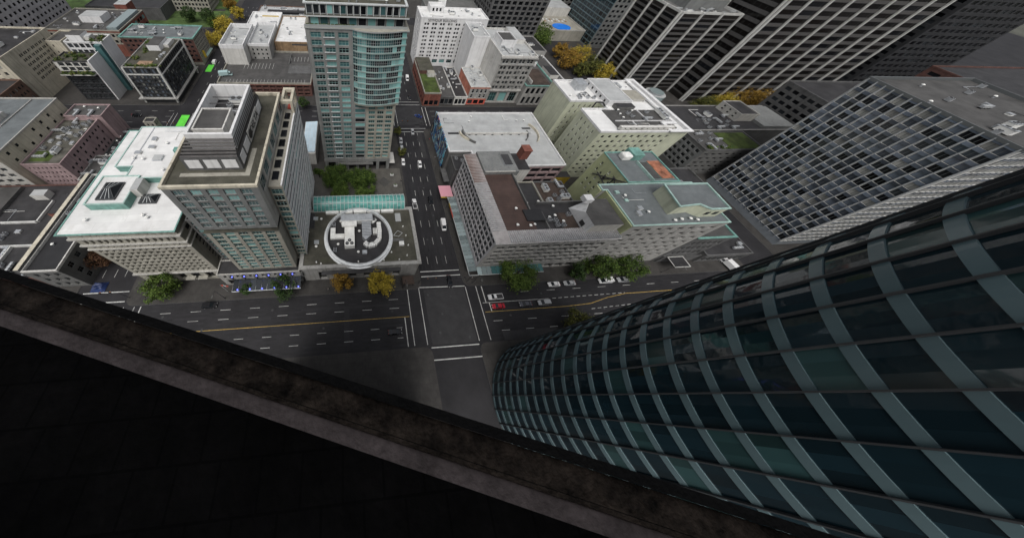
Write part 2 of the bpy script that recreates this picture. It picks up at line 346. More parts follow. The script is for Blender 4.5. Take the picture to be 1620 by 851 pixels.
def facade(mb, wins, p0, p1, z0, z1, spec, mat):
    """wall from p0 to p1 with real openings: spec n bays of k windows, f floors, w / h fractions, a..b heights, m margin"""
    p0 = Vector(p0[:2]); p1 = Vector(p1[:2]); L = (p1-p0).length
    if L < .01: return
    d = (p1-p0)/L; nrm = Vector((d.y, -d.x)); ang = math.atan2(d.y, d.x)
    P = lambda u, z, dep=0: (p0.x+d.x*u-nrm.x*dep, p0.y+d.y*u-nrm.y*dep, z)
    specs = spec if isinstance(spec, list) else [spec] if spec else []
    zc = z0
    for S in specs:
        a = S.get('a', z0); b = S.get('b', z1); n = S['n']; k = S.get('k', 1); f = S['f']; m = S.get('m', 1.0); m2 = S.get('m2', m)
        mt = S.get('mat', mat); dep = S.get('dep', .3); st = S.get('st', 'punched'); skip = S.get('skip', 0)
        if a > zc+.001: mb.face([P(0, zc), P(L, zc), P(L, a), P(0, a)], mat)
        bay = (L-m-m2)/n; gap = S.get('gap', .25)
        ww = bay*S.get('w', .6); cols = []
        for i in range(n):
            u0 = m+i*bay+(bay-ww)/2; e = (ww-gap*(k-1))/k
            for j in range(k): cols.append((u0+j*(e+gap), u0+j*(e+gap)+e))
        fl = (b-a)/f; hh = fl*S.get('h', .55); off = S.get('o', .5)
        rows = [(a+i*fl+(fl-hh)*off, a+i*fl+(fl-hh)*off+hh) for i in range(f)]
        us = 0
        for (u0, u1) in cols:
            mb.face([P(us, a), P(u0, a), P(u0, b), P(us, b)], mt); us = u1
            zs = a
            for (r0, r1) in rows:
                mb.face([P(u0, zs), P(u1, zs), P(u1, r0), P(u0, r0)], S.get('spandrel', mt)); zs = r1
                if skip and rnd.random() < skip:
                    mb.face([P(u0, r0), P(u1, r0), P(u1, r1), P(u0, r1)], mt); continue
                mb.face([P(u0, r0), P(u1, r0), P(u1, r0, dep), P(u0, r0, dep)], mt)
                mb.face([P(u0, r1, dep), P(u1, r1, dep), P(u1, r1), P(u0, r1)], mt)
                mb.face([P(u0, r0), P(u0, r0, dep), P(u0, r1, dep), P(u0, r1)], mt)
                mb.face([P(u1, r0, dep), P(u1, r0), P(u1, r1), P(u1, r1, dep)], mt)
                wins.append((P((u0+u1)/2, (r0+r1)/2, dep), u1-u0, r1-r0, ang, st, rnd.randrange(5)))
            mb.face([P(u0, zs), P(u1, zs), P(u1, b), P(u0, b)], S.get('spandrel', mt))
        mb.face([P(us, a), P(L, a), P(L, b), P(us, b)], mt)
        zc = b
    if zc < z1-.001: mb.face([P(0, zc), P(L, zc), P(L, z1), P(0, z1)], mat)

def building(name, label, cat, poly, z, wall, roof, specs={}, z0=0, ph=.7, pw=.35, pmat=None, group=None, parent=None, wname='wall', limit=100, cop=.08):
    """poly CCW (edge 0 faces the viewer's side for a rect: south, east, north, west); z is the top of the parapet"""
    if len(poly) == 4 and not isinstance(poly[0], tuple): poly = rect(*poly)
    cx = sum(p[0] for p in poly)/len(poly); cy = sum(p[1] for p in poly)/len(poly)
    t = parent or thing(name, (cx, cy, z0), label, cat, group)
    zr = z-ph; mb = MB(); wins = []
    n = len(poly)
    for i in range(n): facade(mb, wins, poly[i], poly[(i+1) % n], z0, zr, specs.get(i), wall)
    mb.build(wname, t)
    r = MB(); r.face([(p[0], p[1], zr) for p in poly], roof); r.build('roof', t)
    if ph > 0:
        q = MB(); ring(q, poly, cop, pw, zr+.004, z, pmat or wall); q.build('parapet', t)
    set_windows(t, wins, limit)
    t['_zr'] = zr
    return t
def band(parent, name, poly, z0, z1, out, mat, inn=.0):
    mb = MB(); ring(mb, poly, out, -.004 if inn == 0 else inn, z0, z1, mat); return mb.build(name, parent)

# ------------------------------------------------------------------ roof plant
UNIT = {}
def unit_mesh(kind):
    if kind in UNIT: return UNIT[kind]
    mb = MB()
    if kind == 'air_handler':
        for x in (-1.2, 1.2): mb.box(x-.1, -.8, 0, x+.1, .8, .3, 'steel_dark')
        mb.box(-1.6, -.9, .3, 1.6, .9, 1.7, 'duct_white'); mb.box(-1.65, -.95, 1.7, 1.65, .95, 1.8, 'galvanised')
        mb.box(1.6, -.5, .5, 2.3, .5, 1.4, 'galvanised')
    elif kind == 'condenser':
        mb.box(-.6, -.6, .15, .6, .6, 1.2, 'galvanised'); 
        for x in (-.5, .5): mb.box(x-.08, -.6, 0, x+.08, .6, .15, 'steel_dark')
    elif kind == 'fan':
        mb.cyl(0, 0, 0, .14, .52, 'steel_dark', 14); mb.cyl(0, 0, .14, .2, .14, 'galvanised', 8)
    elif kind == 'roof_vent':
        mb.cyl(0, 0, 0, .7, .28, 'galvanised', 12); mb.cyl(0, 0, .7, .95, .5, 'duct_white', 12, r1=.2)
    elif kind == 'roof_hatch':
        mb.box(-.8, -.6, 0, .8, .6, .5, 'duct_white'); mb.box(-.88, -.68, .5, .88, .68, .6, 'galvanised')
    elif kind == 'duct':
        mb.box(-2.2, -.4, .4, 2.2, .4, 1.1, 'galvanised'); mb.box(1.4, -.4, .4, 2.2, 1.8, 1.102, 'galvanised')
        for x in (-1.8, 0, 1.8): mb.box(x-.06, -.45, 0, x+.06, .45, .4, 'steel_dark')
        for x in (-1.4, -.4, .6): mb.box(x-.05, -.45, .36, x+.05, .45, 1.14, 'duct_white')
    elif kind == 'skylight':
        mb.box(-1, -.7, 0, 1, .7, .35, 'galvanised'); mb.face([(-.95, -.65, .36), (.95, -.65, .36), (.95, 0, .7), (-.95, 0, .7)], 'glass_sky'); mb.face([(-.95, 0, .7), (.95, 0, .7), (.95, .65, .36), (-.95, .65, .36)], 'glass_sky')
    UNIT[kind] = mb.mesh(kind)
    return UNIT[kind]
def fans(o, k):
    for x, y, z in {'air_handler': ((-.7, 0, 1.8), (.7, 0, 1.8)), 'condenser': ((0, 0, 1.2),)}.get(k, ()):
        f = D.objects.new('fan', unit_mesh('fan')); col.objects.link(f); f.parent = o; f.location = (x, y, z+.003)
    return o
def clutter(parent, x0, y0, x1, y1, z, n, seed=0, kinds=('air_handler', 'condenser', 'roof_vent', 'roof_vent', 'roof_hatch', 'duct')):
    r = random.Random(seed)
    got = []
    for _ in range(n*8):
        if len(got) >= n: break
        k = r.choice(kinds); x = r.uniform(x0, x1); y = r.uniform(y0, y1); s = {'air_handler': 2.2, 'duct': 2.5}.get(k, 1.0)
        if any(abs(x-a) < (s+b)*.9 and abs(y-c) < (s+b)*.8 for a, c, b in got): continue
        got.append((x, y, s)); fans(put(k, unit_mesh(k), parent, (x, y, z+.01), r.choice((0, PI/2, PI, -PI/2))), k)
def pipes(parent, x0, y0, x1, y1, z, n, seed):
    r = random.Random(seed)
    for _ in range(n):
        mb = MB(); x = r.uniform(x0, x1); y = r.uniform(y0, y1); rad = r.uniform(.05, .12); m = r.choice(('galvanised', 'steel_dark', 'duct_white'))
        a = (x, y, z+.2); b = (min(x1, max(x0, x+r.uniform(-9, 9))), y, z+.2); c = (b[0], min(y1, max(y0, y+r.uniform(-6, 6))), z+.2)
        if abs(a[0]-b[0]) < 1 or abs(b[1]-c[1]) < 1: continue
        mb.tube(a, b, rad, rad, m, 6); mb.tube(b, c, rad, rad, m, 6); mb.tube(c, (c[0], c[1], z), rad, rad, m, 6); mb.build('roof_pipe', parent)
def unit(parent, kind, x, y, z, rz=0): return fans(put(kind, unit_mesh(kind), parent, (x, y, z+.01), rz), kind)
def boxpart(parent, name, x0, y0, z0, x1, y1, z1, mat, top=None, bevel=0):
    mb = MB(); mb.box(x0, y0, z0, x1, y1, z1, mat, top); return mb.build(name, parent, bevel=bevel)
def wallbox(parent, name, x0, y0, z0, x1, y1, z1, wall, roof, ph=.5, pmat=None, specs={}):
    """penthouse: a part whose roof, coping and windows are sub-parts"""
    mb = MB(); wins = []; poly = rect(x0, y0, x1, y1); zr = z1-ph
    for i in range(4): facade(mb, wins, poly[i], poly[(i+1) % 4], z0, zr, specs.get(i), wall)
    o = mb.build(name, parent)
    r = MB(); r.face([(p[0], p[1], zr) for p in poly], roof); r.build('roof', o)
    if ph > 0:
        q = MB(); ring(q, poly, .06, .25, zr+.004, z1, pmat or wall); q.build('parapet', o)
    set_windows(o, wins)
    return o
def text(parent, s, size, loc, rot, mat, extrude=.05, name='lettering'):
    c = D.curves.new(name, 'FONT'); c.body = s; c.size = size; c.extrude = extrude; c.align_x = 'CENTER'; c.align_y = 'CENTER'
    c.materials.append(MATS[mat])
    t = D.objects.new('tmp', c); col.objects.link(t); me = D.meshes.new_from_object(t.evaluated_get(bpy.context.evaluated_depsgraph_get())); D.objects.remove(t)
    o = D.objects.new(name, me); col.objects.link(o); o.parent = parent; o.location = Vector(loc)-wpos(parent); o.rotation_euler = rot
    return o

# ------------------------------------------------------------------ ground, streets, pavements
def sheet(name, x0, y0, x1, y1, z, mat, kind='structure'):
    mb = MB(); mb.face([(x0, y0, z), (x1, y0, z), (x1, y1, z), (x0, y1, z)], mat); return mb.build(name, kind=kind)
sheet('ground', -2500, -1500, 3000, 3500, -.06, 'earth')
sheet('road', -420, -140, 800, 620, 0, 'asphalt')
def pavement(x0, y0, x1, y1, mat='sidewalk', r=2.5):
    poly = []
    for cx, cy, a in ((x1-r, y0+r, -90), (x1-r, y1-r, 0), (x0+r, y1-r, 90), (x0+r, y0+r, 180)):
        for k in range(5): t = math.radians(a+k*22.5); poly.append((cx+r*math.cos(t), cy+r*math.sin(t)))
    mb = MB(); mb.prism(poly, -.03, .14, 'grey_concrete', mat); mb.build('pavement', kind='structure')
pavement(-80, 31.4, 24.2, 125.5)                # hotel block
pavement(40.6, 31.4, 165, 124)                  # department store block
pavement(-260, 31.4, -97.5, 124)                # west block
pavement(-80, 146.5, 26, 265)                   # garage block
pavement(43, 145.5, 165, 268)                   # north-east block
pavement(-260, 146.5, -99, 232)                 # north-west block
pavement(184, 31.4, 420, 132)
pavement(184, 146, 420, 330)
pavement(40.6, -60, 300, 12)
pavement(-80, -60, 24.2, 12)
pavement(-260, -60, -97.5, 12)
pavement(-260, 250, -99, 420); pavement(-80, 282, 26, 420); pavement(43, 285, 165, 420)
sheet('lawn', -250, 252, -104, 380, .16, 'lawn')
sheet('path', -180, 285, -110, 289, .164, 'sidewalk')
# repairs and wear on the carriageways
for x0, y0, x1, y1, m in ((24.6, 12.4, 40.3, 30.9, 'asphalt_old'), (-46, 23.9, -30, 24.9, 'asphalt_patch'), (-5, 14, -3.2, 26, 'asphalt_patch'), (27, 60, 29.5, 84, 'asphalt_patch'), (36.2, 100, 39, 128, 'asphalt_old'),
                       (26.5, 127.5, 42, 145, 'asphalt_old'), (50, 12.2, 84, 15, 'asphalt_old'), (-96.6, 12.6, -80.6, 31, 'asphalt_old'), (-20, 26, 12, 26.8, 'asphalt_patch'), (34.2, 40, 35.4, 66, 'asphalt_patch'), (60, 25.6, 90, 26.4, 'asphalt_patch')):
    sheet('road_surface_patch', x0, y0, x1, y1, .004, m)
surf('asphalt_track', (.0225, .022, .024), var=.3, scale=.25, spec=.25, rough=.55, bump=.1)
for k, y in enumerate((29.9, 26.6, 23.4, 20.1, 16.9, 13.8)):
    for d in (-.75, .75): sheet('road_surface_patch', -79, y+d-.3, 17.5, y+d+.3, .0025, 'asphalt_track'); sheet('road_surface_patch', 46.5, y+d-.3, 165, y+d+.3, .0025, 'asphalt_track')
def tracks(x0, x1, ya, yb):
    for xa, xb in ((26.4, 27.2), (30.3, 31.3), (34.1, 35.0), (38.0, 38.6)):
        for d in (-.75, .75):
            mb = MB(); mb.face([(xa+d-.28, ya, .0027), (xa+d+.28, ya, .0027), (xb+d+.28, yb, .0027), (xb+d-.28, yb, .0027)], 'asphalt_track'); mb.build('road_surface_patch', kind='structure')
tracks(0, 0, 39, 121)
LN = MB()
def mark(x0, y0, x1, y1, w=.13, m='line_white'):
    a = Vector((x0, y0)); b = Vector((x1, y1)); d = (b-a).normalized(); n = Vector((-d.y, d.x))*w/2
    LN.face([(*(a-n), .009), (*(b-n), .009), (*(b+n), .009), (*(a+n), .009)], m)
def dashes(x0, y0, x1, y1, on=3.0, gap=6.0, w=.13):
    a = Vector((x0, y0)); b = Vector((x1, y1)); L = (b-a).length; d = (b-a)/L; u = 0
    while u < L: mark(*(a+d*u), *(a+d*min(L, u+on)), w); u += on+gap
for y in (28.1, 25.0): dashes(-77, y, 15, y, 3.4, 6.4)
mark(-78, 21.7, 18, 21.9, .16, 'line_yellow'); dashes(-77, 18.5, 15, 18.5); dashes(-77, 15.3, 15, 15.3)
mark(16.3, 12.5, 16.3, 21.7, .3); dashes(62, 28.1, 160, 28.1, 3.4, 7.3); mark(46, 24.9, 72, 24.9, .16)
dashes(73.5, 24.95, 104, 25.3, 1.5, 1.0, .16); mark(47.3, 25, 47.3, 31.0, .3); mark(48.5, 21.9, 48.5, 24.8, .3)
mark(46, 21.65, 78, 21.75, .16, 'line_yellow'); mark(78, 21.75, 87.8, 22.2, .16, 'line_yellow'); mark(87.8, 22.2, 95.5, 23.9, .16, 'line_yellow'); mark(95.5, 23.9, 104, 25.0, .16, 'line_yellow'); mark(104, 25.0, 160, 25.3, .16, 'line_yellow')
dashes(48, 18.5, 160, 18.5, 3.4, 9.6); dashes(87, 20.3, 112, 21.3, 1.5, 1.0, .14); dashes(50, 15.3, 160, 15.3)
for x in (18.5, 22.9, 41.0, 45.1): mark(x, 12.6, x, 32.2 if x < 30 else 31.2, .26)
for y in (38.0, 36.0): mark(24.6, y, 40.2, y, .3)
mark(22.9, 31.9, 40.8, 31.5, .3); mark(24, 11.6, 40.6, 11.6, .3); mark(24, 8, 40.6, 8, .3)
for x, xe in ((28.3, 29.2), (32.1, 33.2), (35.9, 36.6)): dashes(x, 41, xe, 121, 3.2, 5.4)
for y in (124.5, 121.6): mark(26, y, 42.2, y, .3)
for y in (147.5, 150.6): mark(27.5, y, 42.6, y, .3)
for x in (24.2, 26.3, 43.4, 45.6): mark(x, 127, x, 145, .28)
dashes(31, 153, 33, 300); dashes(36, 153, 38, 300)
for y in (131, 136, 141): dashes(-78, y, 22, y); dashes(48, y, 160, y); dashes(-240, y, -100, y)
for x in (-92, -88, -84.5): dashes(x, 42, x, 122); dashes(x, 150, x, 300)
mark(-95.5, 33.0, -80.5, 33.0, .3); mark(-95.5, 36.5, -80.5, 36.5, .3)
for x in (-80, -76.5, -74.4): mark(x, 24.5, x, 31, .28)
mark(-78.5, 26, -92, 26.4, .28); mark(-100.6, 121, -91, 121, .2)
for x in (-101.5, -99.5, -90.9): mark(x, 121, x, 139, .18)
LN.build('road_marking', kind='structure')
def bike(x0, y0, x1, y1):
    sheet('bike_lane', x0, y0, x1, y1, .006, 'bike_green')
bike(-96.6, 121.6, -92.2, 137.2); bike(-97.8, 184, -94, 193)
sheet('plaza', -19.5, 67.5, 23, 93.2, .146, 'plaza_stone')
def diamond(cx, cy, rx, ry):
    mb = MB(); mb.face([(cx-rx, cy, .151), (cx, cy-ry, .151), (cx+rx, cy, .151), (cx, cy+ry, .151)], 'plaza_dark'); mb.build('plaza_paving_pattern', kind='structure')
diamond(8.2, 83.5, 3.2, 3.2); diamond(14.4, 84.2, 3.2, 3.2)

# ------------------------------------------------------------------ W: heritage bank building with the white roof
Wp = rect(-75.0, 39.6, -48.2, 78.5)
W = thing('heritage_bank_building', (-61, 59, 0), 'pale stone heritage office block with white two-level roof and green copper rim', 'building')
mb = MB(); wins = []
S1 = [dict(a=1, b=7.5, n=5, f=1, w=.6, h=.8, m=1.6, st='plain', dep=.6), dict(a=8.4, b=26.2, n=7, k=2, f=8, w=.8, h=.66, gap=.5, m=1.0, st='plain', dep=.55),
      dict(a=26.8, b=28.6, n=7, k=2, f=1, w=.7, h=.72, gap=.55, m=1.2, st='plain', dep=.5), dict(a=29.3, b=32.4, n=7, k=2, f=1, w=.72, h=.92, gap=.7, m=1.2, st='plain', dep=.7), dict(a=33.1, b=35, n=7, k=2, f=1, w=.66, h=.62, gap=.6, m=1.2, st='plain', dep=.5)]
S2 = [dict(a=8.4, b=26.2, n=8, f=8, w=.45, h=.5, m=2, st='punched'), dict(a=29.3, b=32.4, n=8, f=1, w=.45, h=.8, m=2, st='plain')]
facade(mb, wins, Wp[0], Wp[1], 0, 35.2, S1, 'tan_stone'); facade(mb, wins, Wp[1], Wp[2], 0, 35.2, S2, 'tan_stone')
facade(mb, wins, Wp[2], Wp[3], 0, 35.2, None, 'tan_stone'); facade(mb, wins, Wp[3], Wp[0], 0, 35.2, S2, 'tan_stone')
mb.build('wall', W); set_windows(W, wins)
for z0, z1, o, m in ((7.5, 8.1, .55, 'pale_stone'), (26.3, 26.75, .4, 'pale_stone'), (28.7, 29.2, .5, 'pale_stone'), (32.5, 33.05, .6, 'pale_stone')):
    band(W, 'cornice', Wp, z0, z1, o, m)
band(W, 'cornice', Wp, 34.95, 35.5, .6, 'tan_stone'); band(W, 'cornice', Wp, 35.504, 35.75, .85, 'pale_stone')
for k in range(14):
    x = -74.2+k*1.96
    boxpart(W, 'cornice_bracket', x, 39.1, 34.5, x+.5, 39.595, 34.945, 'pale_stone')
mb = MB(); ring(mb, Wp, .95, -.6, 35.754, 36.05, 'copper_green'); mb.build('gutter', W)
mb = MB(); mb.face([(x, y, 35.9) for x, y in inset(Wp, -.65)], 'white_membrane'); mb.build('roof', W)
hi = [(-65.4, 55.7), (-48.2, 55.7), (-48.2, 78.4), (-70.1, 78.4), (-70.1, 60.3), (-65.4, 60.3)]
mb = MB(); mb.prism(hi, 35.91, 38.1, 'copper_green', 'white_membrane'); o = mb.build('upper_roof', W)
mb = MB(); ring(mb, hi, .12, .2, 38.1, 38.28, 'pale_copper'); mb.build('edge', o)
pb = wallbox(W, 'penthouse', -71.2, 46.4, 35.91, -61.4, 56.4, 38.6, 'copper_green', 'white_membrane', .3, 'pale_copper')
def skylight(parent, cx, cy, z, sx, sy, h):
    mb = MB(); mb.box(cx-sx, cy-sy, z, cx+sx, cy+sy, z+.45, 'frame_dark')
    T = [(cx-sx*.3, cy, z+h), (cx+sx*.3, cy, z+h)]; B = rect(cx-sx*.92, cy-sy*.92, cx+sx*.92, cy+sy*.92); B = [(x, y, z+.46) for x, y in B]
    mb.face([B[0], B[1], T[1], T[0]], 'glass_grey'); mb.face([B[1], B[2], T[1]], 'glass_dark'); mb.face([B[2], B[3], T[0], T[1]], 'glass_grey'); mb.face([B[3], B[0], T[0]], 'glass_dark')
    for a, b in ((B[0], T[0]), (B[1], T[1]), (B[2], T[1]), (B[3], T[0]), (T[0], T[1])): mb.tube(a, b, .1, .1, 'frame_dark', 5)
    for k in range(1, 4):
        f = k/4; p = [B[0][i]+(B[1][i]-B[0][i])*f for i in range(3)]; q = [B[3][i]+(B[2][i]-B[3][i])*f for i in range(3)]
        t = [T[0][i]+(T[1][i]-T[0][i])*f for i in range(3)]
        mb.tube(p, t, .07, .07, 'frame_white', 5); mb.tube(q, t, .07, .07, 'frame_white', 5)
    return mb.build('skylight', parent)
skylight(pb, -66.6, 50.8, 38.31, 2.4, 3.0, 1.5); skylight(W, -57.6, 49.6, 35.91, 2.3, 1.6, 1.3)
boxpart(W, 'plant_box', -61.3, 50.5, 35.91, -59.4, 54.8, 39.2, 'offwhite_plaster', 'grey_membrane')
boxpart(W, 'roof_hatch', -60.6, 62.4, 38.11, -58, 64.6, 38.7, 'galvanised', 'grey_membrane'); boxpart(W, 'roof_hatch', -55.6, 65.8, 38.11, -51.8, 67.4, 39.2, 'copper_green')
boxpart(W, 'solar_panel', -54.5, 75.2, 38.3, -49, 77.6, 38.5, 'frame_white', 'glass_office')
for x, y, z in ((-56, 58.5, 38.1), (-53, 60, 38.1), (-51, 57.5, 38.1), (-70.5, 43, 35.9), (-57, 44, 35.9), (-55.6, 43.2, 35.9), (-59, 70, 38.1)): unit(W, 'roof_vent', x, y, z)
mb = MB(); mb.box(-66.2, 61, 38.105, -65.9, 78, 38.2, 'galvanised'); mb.build('lightning_rail', W)
for x in (-60.5, -56.4): boxpart(W, 'awning_panel', x, 38.2, 3.4, x+3.2, 39.55, 3.7, 'grey_stone', 'tan_stone')

# ------------------------------------------------------------------ D: hotel tower
Dt = thing('hotel_tower', (-30, 55, 0), 'tall grey stone hotel with mossy gravel roof and dark louvred penthouse', 'building')
Dp = rect(-40.2, 38.0, -20.7, 72.2)
mb = MB(); wins = []
up = dict(a=38.3, b=53.8, n=5, f=7, w=.68, h=.82, m=1.0, st='hotel', dep=.35, spandrel='mid_concrete')
facade(mb, wins, Dp[0], Dp[1], 37.4, 54.2, up, 'grey_concrete')
es = dict(a=50.2, b=53.7, n=7, f=1, w=.72, h=.95, m=1.0, st='hotel', dep=.2)
facade(mb, wins, Dp[1], Dp[2], 37.4, 54.2, es, 'pale_stone')
facade(mb, wins, Dp[2], Dp[3], 37.4, 54.2, None, 'grey_concrete'); facade(mb, wins, Dp[3], Dp[0], 37.4, 54.2, None, 'grey_concrete')
lp = rect(-40.0, 38.3, -20.9, 72)
lo = dict(a=10.6, b=35.4, n=5, f=11, w=.7, h=.74, m=.7, st='tealdark', dep=.35, spandrel='glass_teal')
facade(mb, wins, lp[0], lp[1], 10, 35.6, lo, 'tan_stone'); facade(mb, wins, lp[1], lp[2], 10, 35.6, None, 'tan_stone'); facade(mb, wins, lp[2], lp[3], 10, 35.6, None, 'tan_stone'); facade(mb, wins, lp[3], lp[0], 10, 35.6, None, 'tan_stone')
mb.box(-39.4, 39.4, 35.6, -21.4, 71.5, 37.4, 'dark_concrete')
mb.build('wall', Dt); set_windows(Dt, wins)
boxpart(Dt, 'terrace', -40.1, 37.95, 35.62, -20.8, 39.38, 35.8, 'dark_concrete', 'gravel_roof')
mb = MB(); mb.face([(x, y, 54.2) for x, y in Dp], 'gravel_roof'); mb.build('roof', Dt)
mb = MB(); ring(mb, Dp, .12, .42, 54.204, 55, 'cream_plaster'); mb.build('parapet', Dt)
# left recessed glass bay and right glazed wing
bay = wallbox(Dt, 'recessed_bay', -46.2, 42.5, 0, -40.3, 70, 35.5, 'dark_concrete', 'tar', .6, None, {0: dict(a=10.6, b=34.6, n=2, f=11, w=.84, h=.7, m=.5, st='tealdark'), 3: None})
wing = thing_wing = MB()
wp = rect(-20.6, 42.2, -17.3, 77.2); wins = []
facade(wing, wins, wp[0], wp[1], 10, 48.9, dict(a=10.5, b=48.5, n=1, f=15, w=.9, h=.75, m=.2, st='tealdark', dep=.2), 'tan_stone')
facade(wing, wins, wp[1], wp[2], 10, 48.9, dict(a=10.5, b=48.5, n=4, f=13, w=.965, h=.5, m=.2, st='ribbon', dep=.22), 'white_plaster')
facade(wing, wins, wp[2], wp[3], 10, 48.9, None, 'tan_stone')
wo = wing.build('glazed_wing', Dt); set_windows(wo, wins)
mb = MB(); mb.box(-20.6, 42.2, 48.9, -17.3, 77.2, 49.3, 'cream_plaster', 'tan_stone'); mb.build('roof', wo)
boxpart(wo, 'parapet', -17.62, 42.2, 49.304, -17.24, 70, 49.75, 'white_plaster')
for k in range(7):
    y = 44.2+k*3.9; boxpart(wo, 'terrace_planter', -20.0, y, 49.304, -18.5, y+2.6, 49.6, 'frame_dark', 'glass_dark')
for y0, y1 in ((70.2, 71.3), (76.1, 77.2)): boxpart(wo, 'frame_beam', -20.6, y0, 52.6, -17.25, y1, 53.5, 'cream_plaster')
for x0, x1 in ((-18.0, -17.25), (-20.6, -19.9)): boxpart(wo, 'frame_beam', x0, 71.304, 52.602, x1, 76.096, 53.498, 'cream_plaster')
for x0, y0 in ((-18.0, 70.2), (-18.0, 76.1), (-20.6, 76.1)): boxpart(wo, 'frame_post', x0, y0, 49.304, x0+.74, y0+1.09, 52.596, 'cream_plaster')
boxpart(wo, 'sun_lounger', -19.6, 72.4, 49.31, -18.4, 74.6, 49.8, 'red_paint')
# penthouse: stone base with white doors, sloped louvres, white screen wall, lift house
ph = boxpart(Dt, 'penthouse', -36.4, 43.2, 54.206, -24.6, 66.2, 58.0, 'dark_concrete', 'tar')
for k in range(3):
    x = -35.7+k*3.75; boxpart(ph, 'door', x, 43.1, 54.9, x+2.9, 43.19, 57.3, 'white_plaster')
for y, h in ((44.2, 2.6), (47.6, 3.4), (61.8, 3.4)): boxpart(ph, 'door', -24.59, y, 54.9, -24.5, y+h, 57.4, 'white_plaster')
boxpart(ph, 'sign_panel', -24.59, 51.6, 54.7, -24.46, 61.4, 57.9, 'offwhite_plaster')
text(ph, 'DELTA', 2.5, (-24.42, 57.4, 56.3), (PI/2, 0, PI/2), 'letter_dark', .04)
mb = MB(); mb.cyl(0, 0, 0, .12, 1.1, 'letter_dark', 18); o = D.objects.new('emblem', mb.mesh('emblem')); col.objects.link(o); o.parent = ph; o.location = Vector((-24.45, 52.9, 56.3))-wpos(ph); o.rotation_euler = (0, PI/2, 0)
mb = MB()
A = rect(-36.3, 43.3, -24.7, 66.1); Bq = rect(-34.2, 45.6, -24.9, 64.0)
for k in range(6):
    f0 = k/6; f1 = (k+.62)/6; q = lambda f: [(A[i][0]+(Bq[i][0]-A[i][0])*f, A[i][1]+(Bq[i][1]-A[i][1])*f, 58.01+3.4*f) for i in range(4)]
    a, b = q(f0), q(f1)
    for i in range(4): j = (i+1) % 4; mb.face([a[i], a[j], b[j], b[i]], 'louvre_dark')
mb.build('louvre', ph)
mb = MB(); mb.face([(x, y, 58.012) for x, y in A], 'tar'); mb.build('plant_deck', ph)
mb = MB(); ring(mb, Bq, .0, .55, 58.3, 62.2, 'white_plaster'); mb.build('screen_wall', ph)
lh = wallbox(ph, 'lift_house', -33.2, 47.2, 58.02, -27.0, 54.4, 62.2, 'offwhite_plaster', 'tar_light', .25)
for i, (x, y) in enumerate(((-32, 57), (-30, 60.5), (-27.4, 58), (-28.5, 62), (-26.2, 55), (-26, 50))): unit(ph, ('air_handler', 'condenser', 'duct', 'air_handler', 'condenser', 'duct')[i], x, y, 58.02, (0, PI/2, 0, 0, 0, PI/2)[i])
mb = MB()
for y in (56, 58.5, 61): mb.tube((-33.4, y, 60.6), (-25.6, y, 60.6), .12, .12, 'steel_dark', 6)
mb.build('pipe_rack', ph)
boxpart(Dt, 'roof_walkway', -37.6, 41.3, 54.206, -23.0, 42.3, 54.26, 'tan_stone'); boxpart(Dt, 'roof_walkway', -24.1, 42.304, 54.206, -23.0, 50, 54.26, 'tan_stone')
# podium, canopy and its lamps
pod = wallbox(Dt, 'podium', -47.2, 36.9, 0, -20.0, 42.1, 10, 'grey_stone', 'tar', .5, 'pale_stone', {0: [dict(a=.6, b=5, n=6, f=1, w=.7, h=.9, m=1, st='plain'), dict(a=6.4, b=9, n=12, f=1, w=.5, h=.8, m=1, st='plain')]})
cn = MB()
for k in range(12):
    x = -43+k*1.92; cn.face([(x, 32.7, 4.9), (x+1.84, 32.7, 4.9), (x+1.84, 36.8, 5.5), (x, 36.8, 5.5)], 'glass_grey')
    cn.box(x-.08, 32.7, 4.95, x-.02, 36.8, 5.05, 'frame_white')
cn.box(-43.1, 32.5, 4.75, -19.9, 32.69, 5.0, 'frame_white'); cn.build('canopy', Dt)
lm = MB(); lm.cyl(0, 0, 0, .3, .2, 'blue_led', 10); lm = lm.mesh('canopy_lamp')
for k in range(6):
    put('canopy_lamp', lm, Dt, (-42.3+k*4.0, 36.2, 9.0)); put('canopy_lamp', lm, Dt, (-41.2+k*4.1, 33.1, 5.1))
for k in range(7): boxpart(Dt, 'pilaster', -43.6+k*4.0, 36.4, 5.8, -43.0+k*4.0, 36.88, 9.2, 'mid_concrete')

# ------------------------------------------------------------------ S: low bank hall with the round plant enclosure
Sp = rect(-19.2, 37.0, 22.2, 60.4)
S = building('bank_hall', 'low stone hall with mossy flat roof and round white plant enclosure at the street corner', 'building', Sp, 12, 'grey_stone', 'gravel_roof',
    {0: [dict(a=.5, b=8, n=6, f=1, w=.5, h=.9, m=4, m2=5, st='plain', dep=.8), dict(a=9.2, b=10.6, n=14, f=1, w=.4, h=.6, m=4, m2=3, st='plain')], 1: [dict(a=.5, b=8, n=5, f=1, w=.5, h=.9, m=2, st='plain', dep=.6)]}, ph=.5, pw=.8, pmat='grey_stone', cop=.5)
band(S, 'cornice', Sp, 10.9, 11.45, .35, 'pale_stone'); boxpart(S, 'entrance_canopy', -12.5, 35.6, 8.2, 15.5, 36.95, 8.5, 'steel_dark')
for x, y in ((-14, 39), (-6, 38.6), (0.5, 38.5), (9.5, 38.6), (15, 38.5), (18, 40), (19, 44), (18.6, 48), (18, 52), (-12.4, 38.4), (12.5, 41.5)):
    mb = MB(); mb.cyl(x, y, 11.51, 12.1, .28, 'duct_white', 10, r1=.2); mb.build('roof_lamp', S)
cx, cy = .9, 48.4
mb = MB(); c = lambda r, z: [(cx+r*math.cos(2*PI*k/64), cy+r*math.sin(2*PI*k/64), z) for k in range(64)]
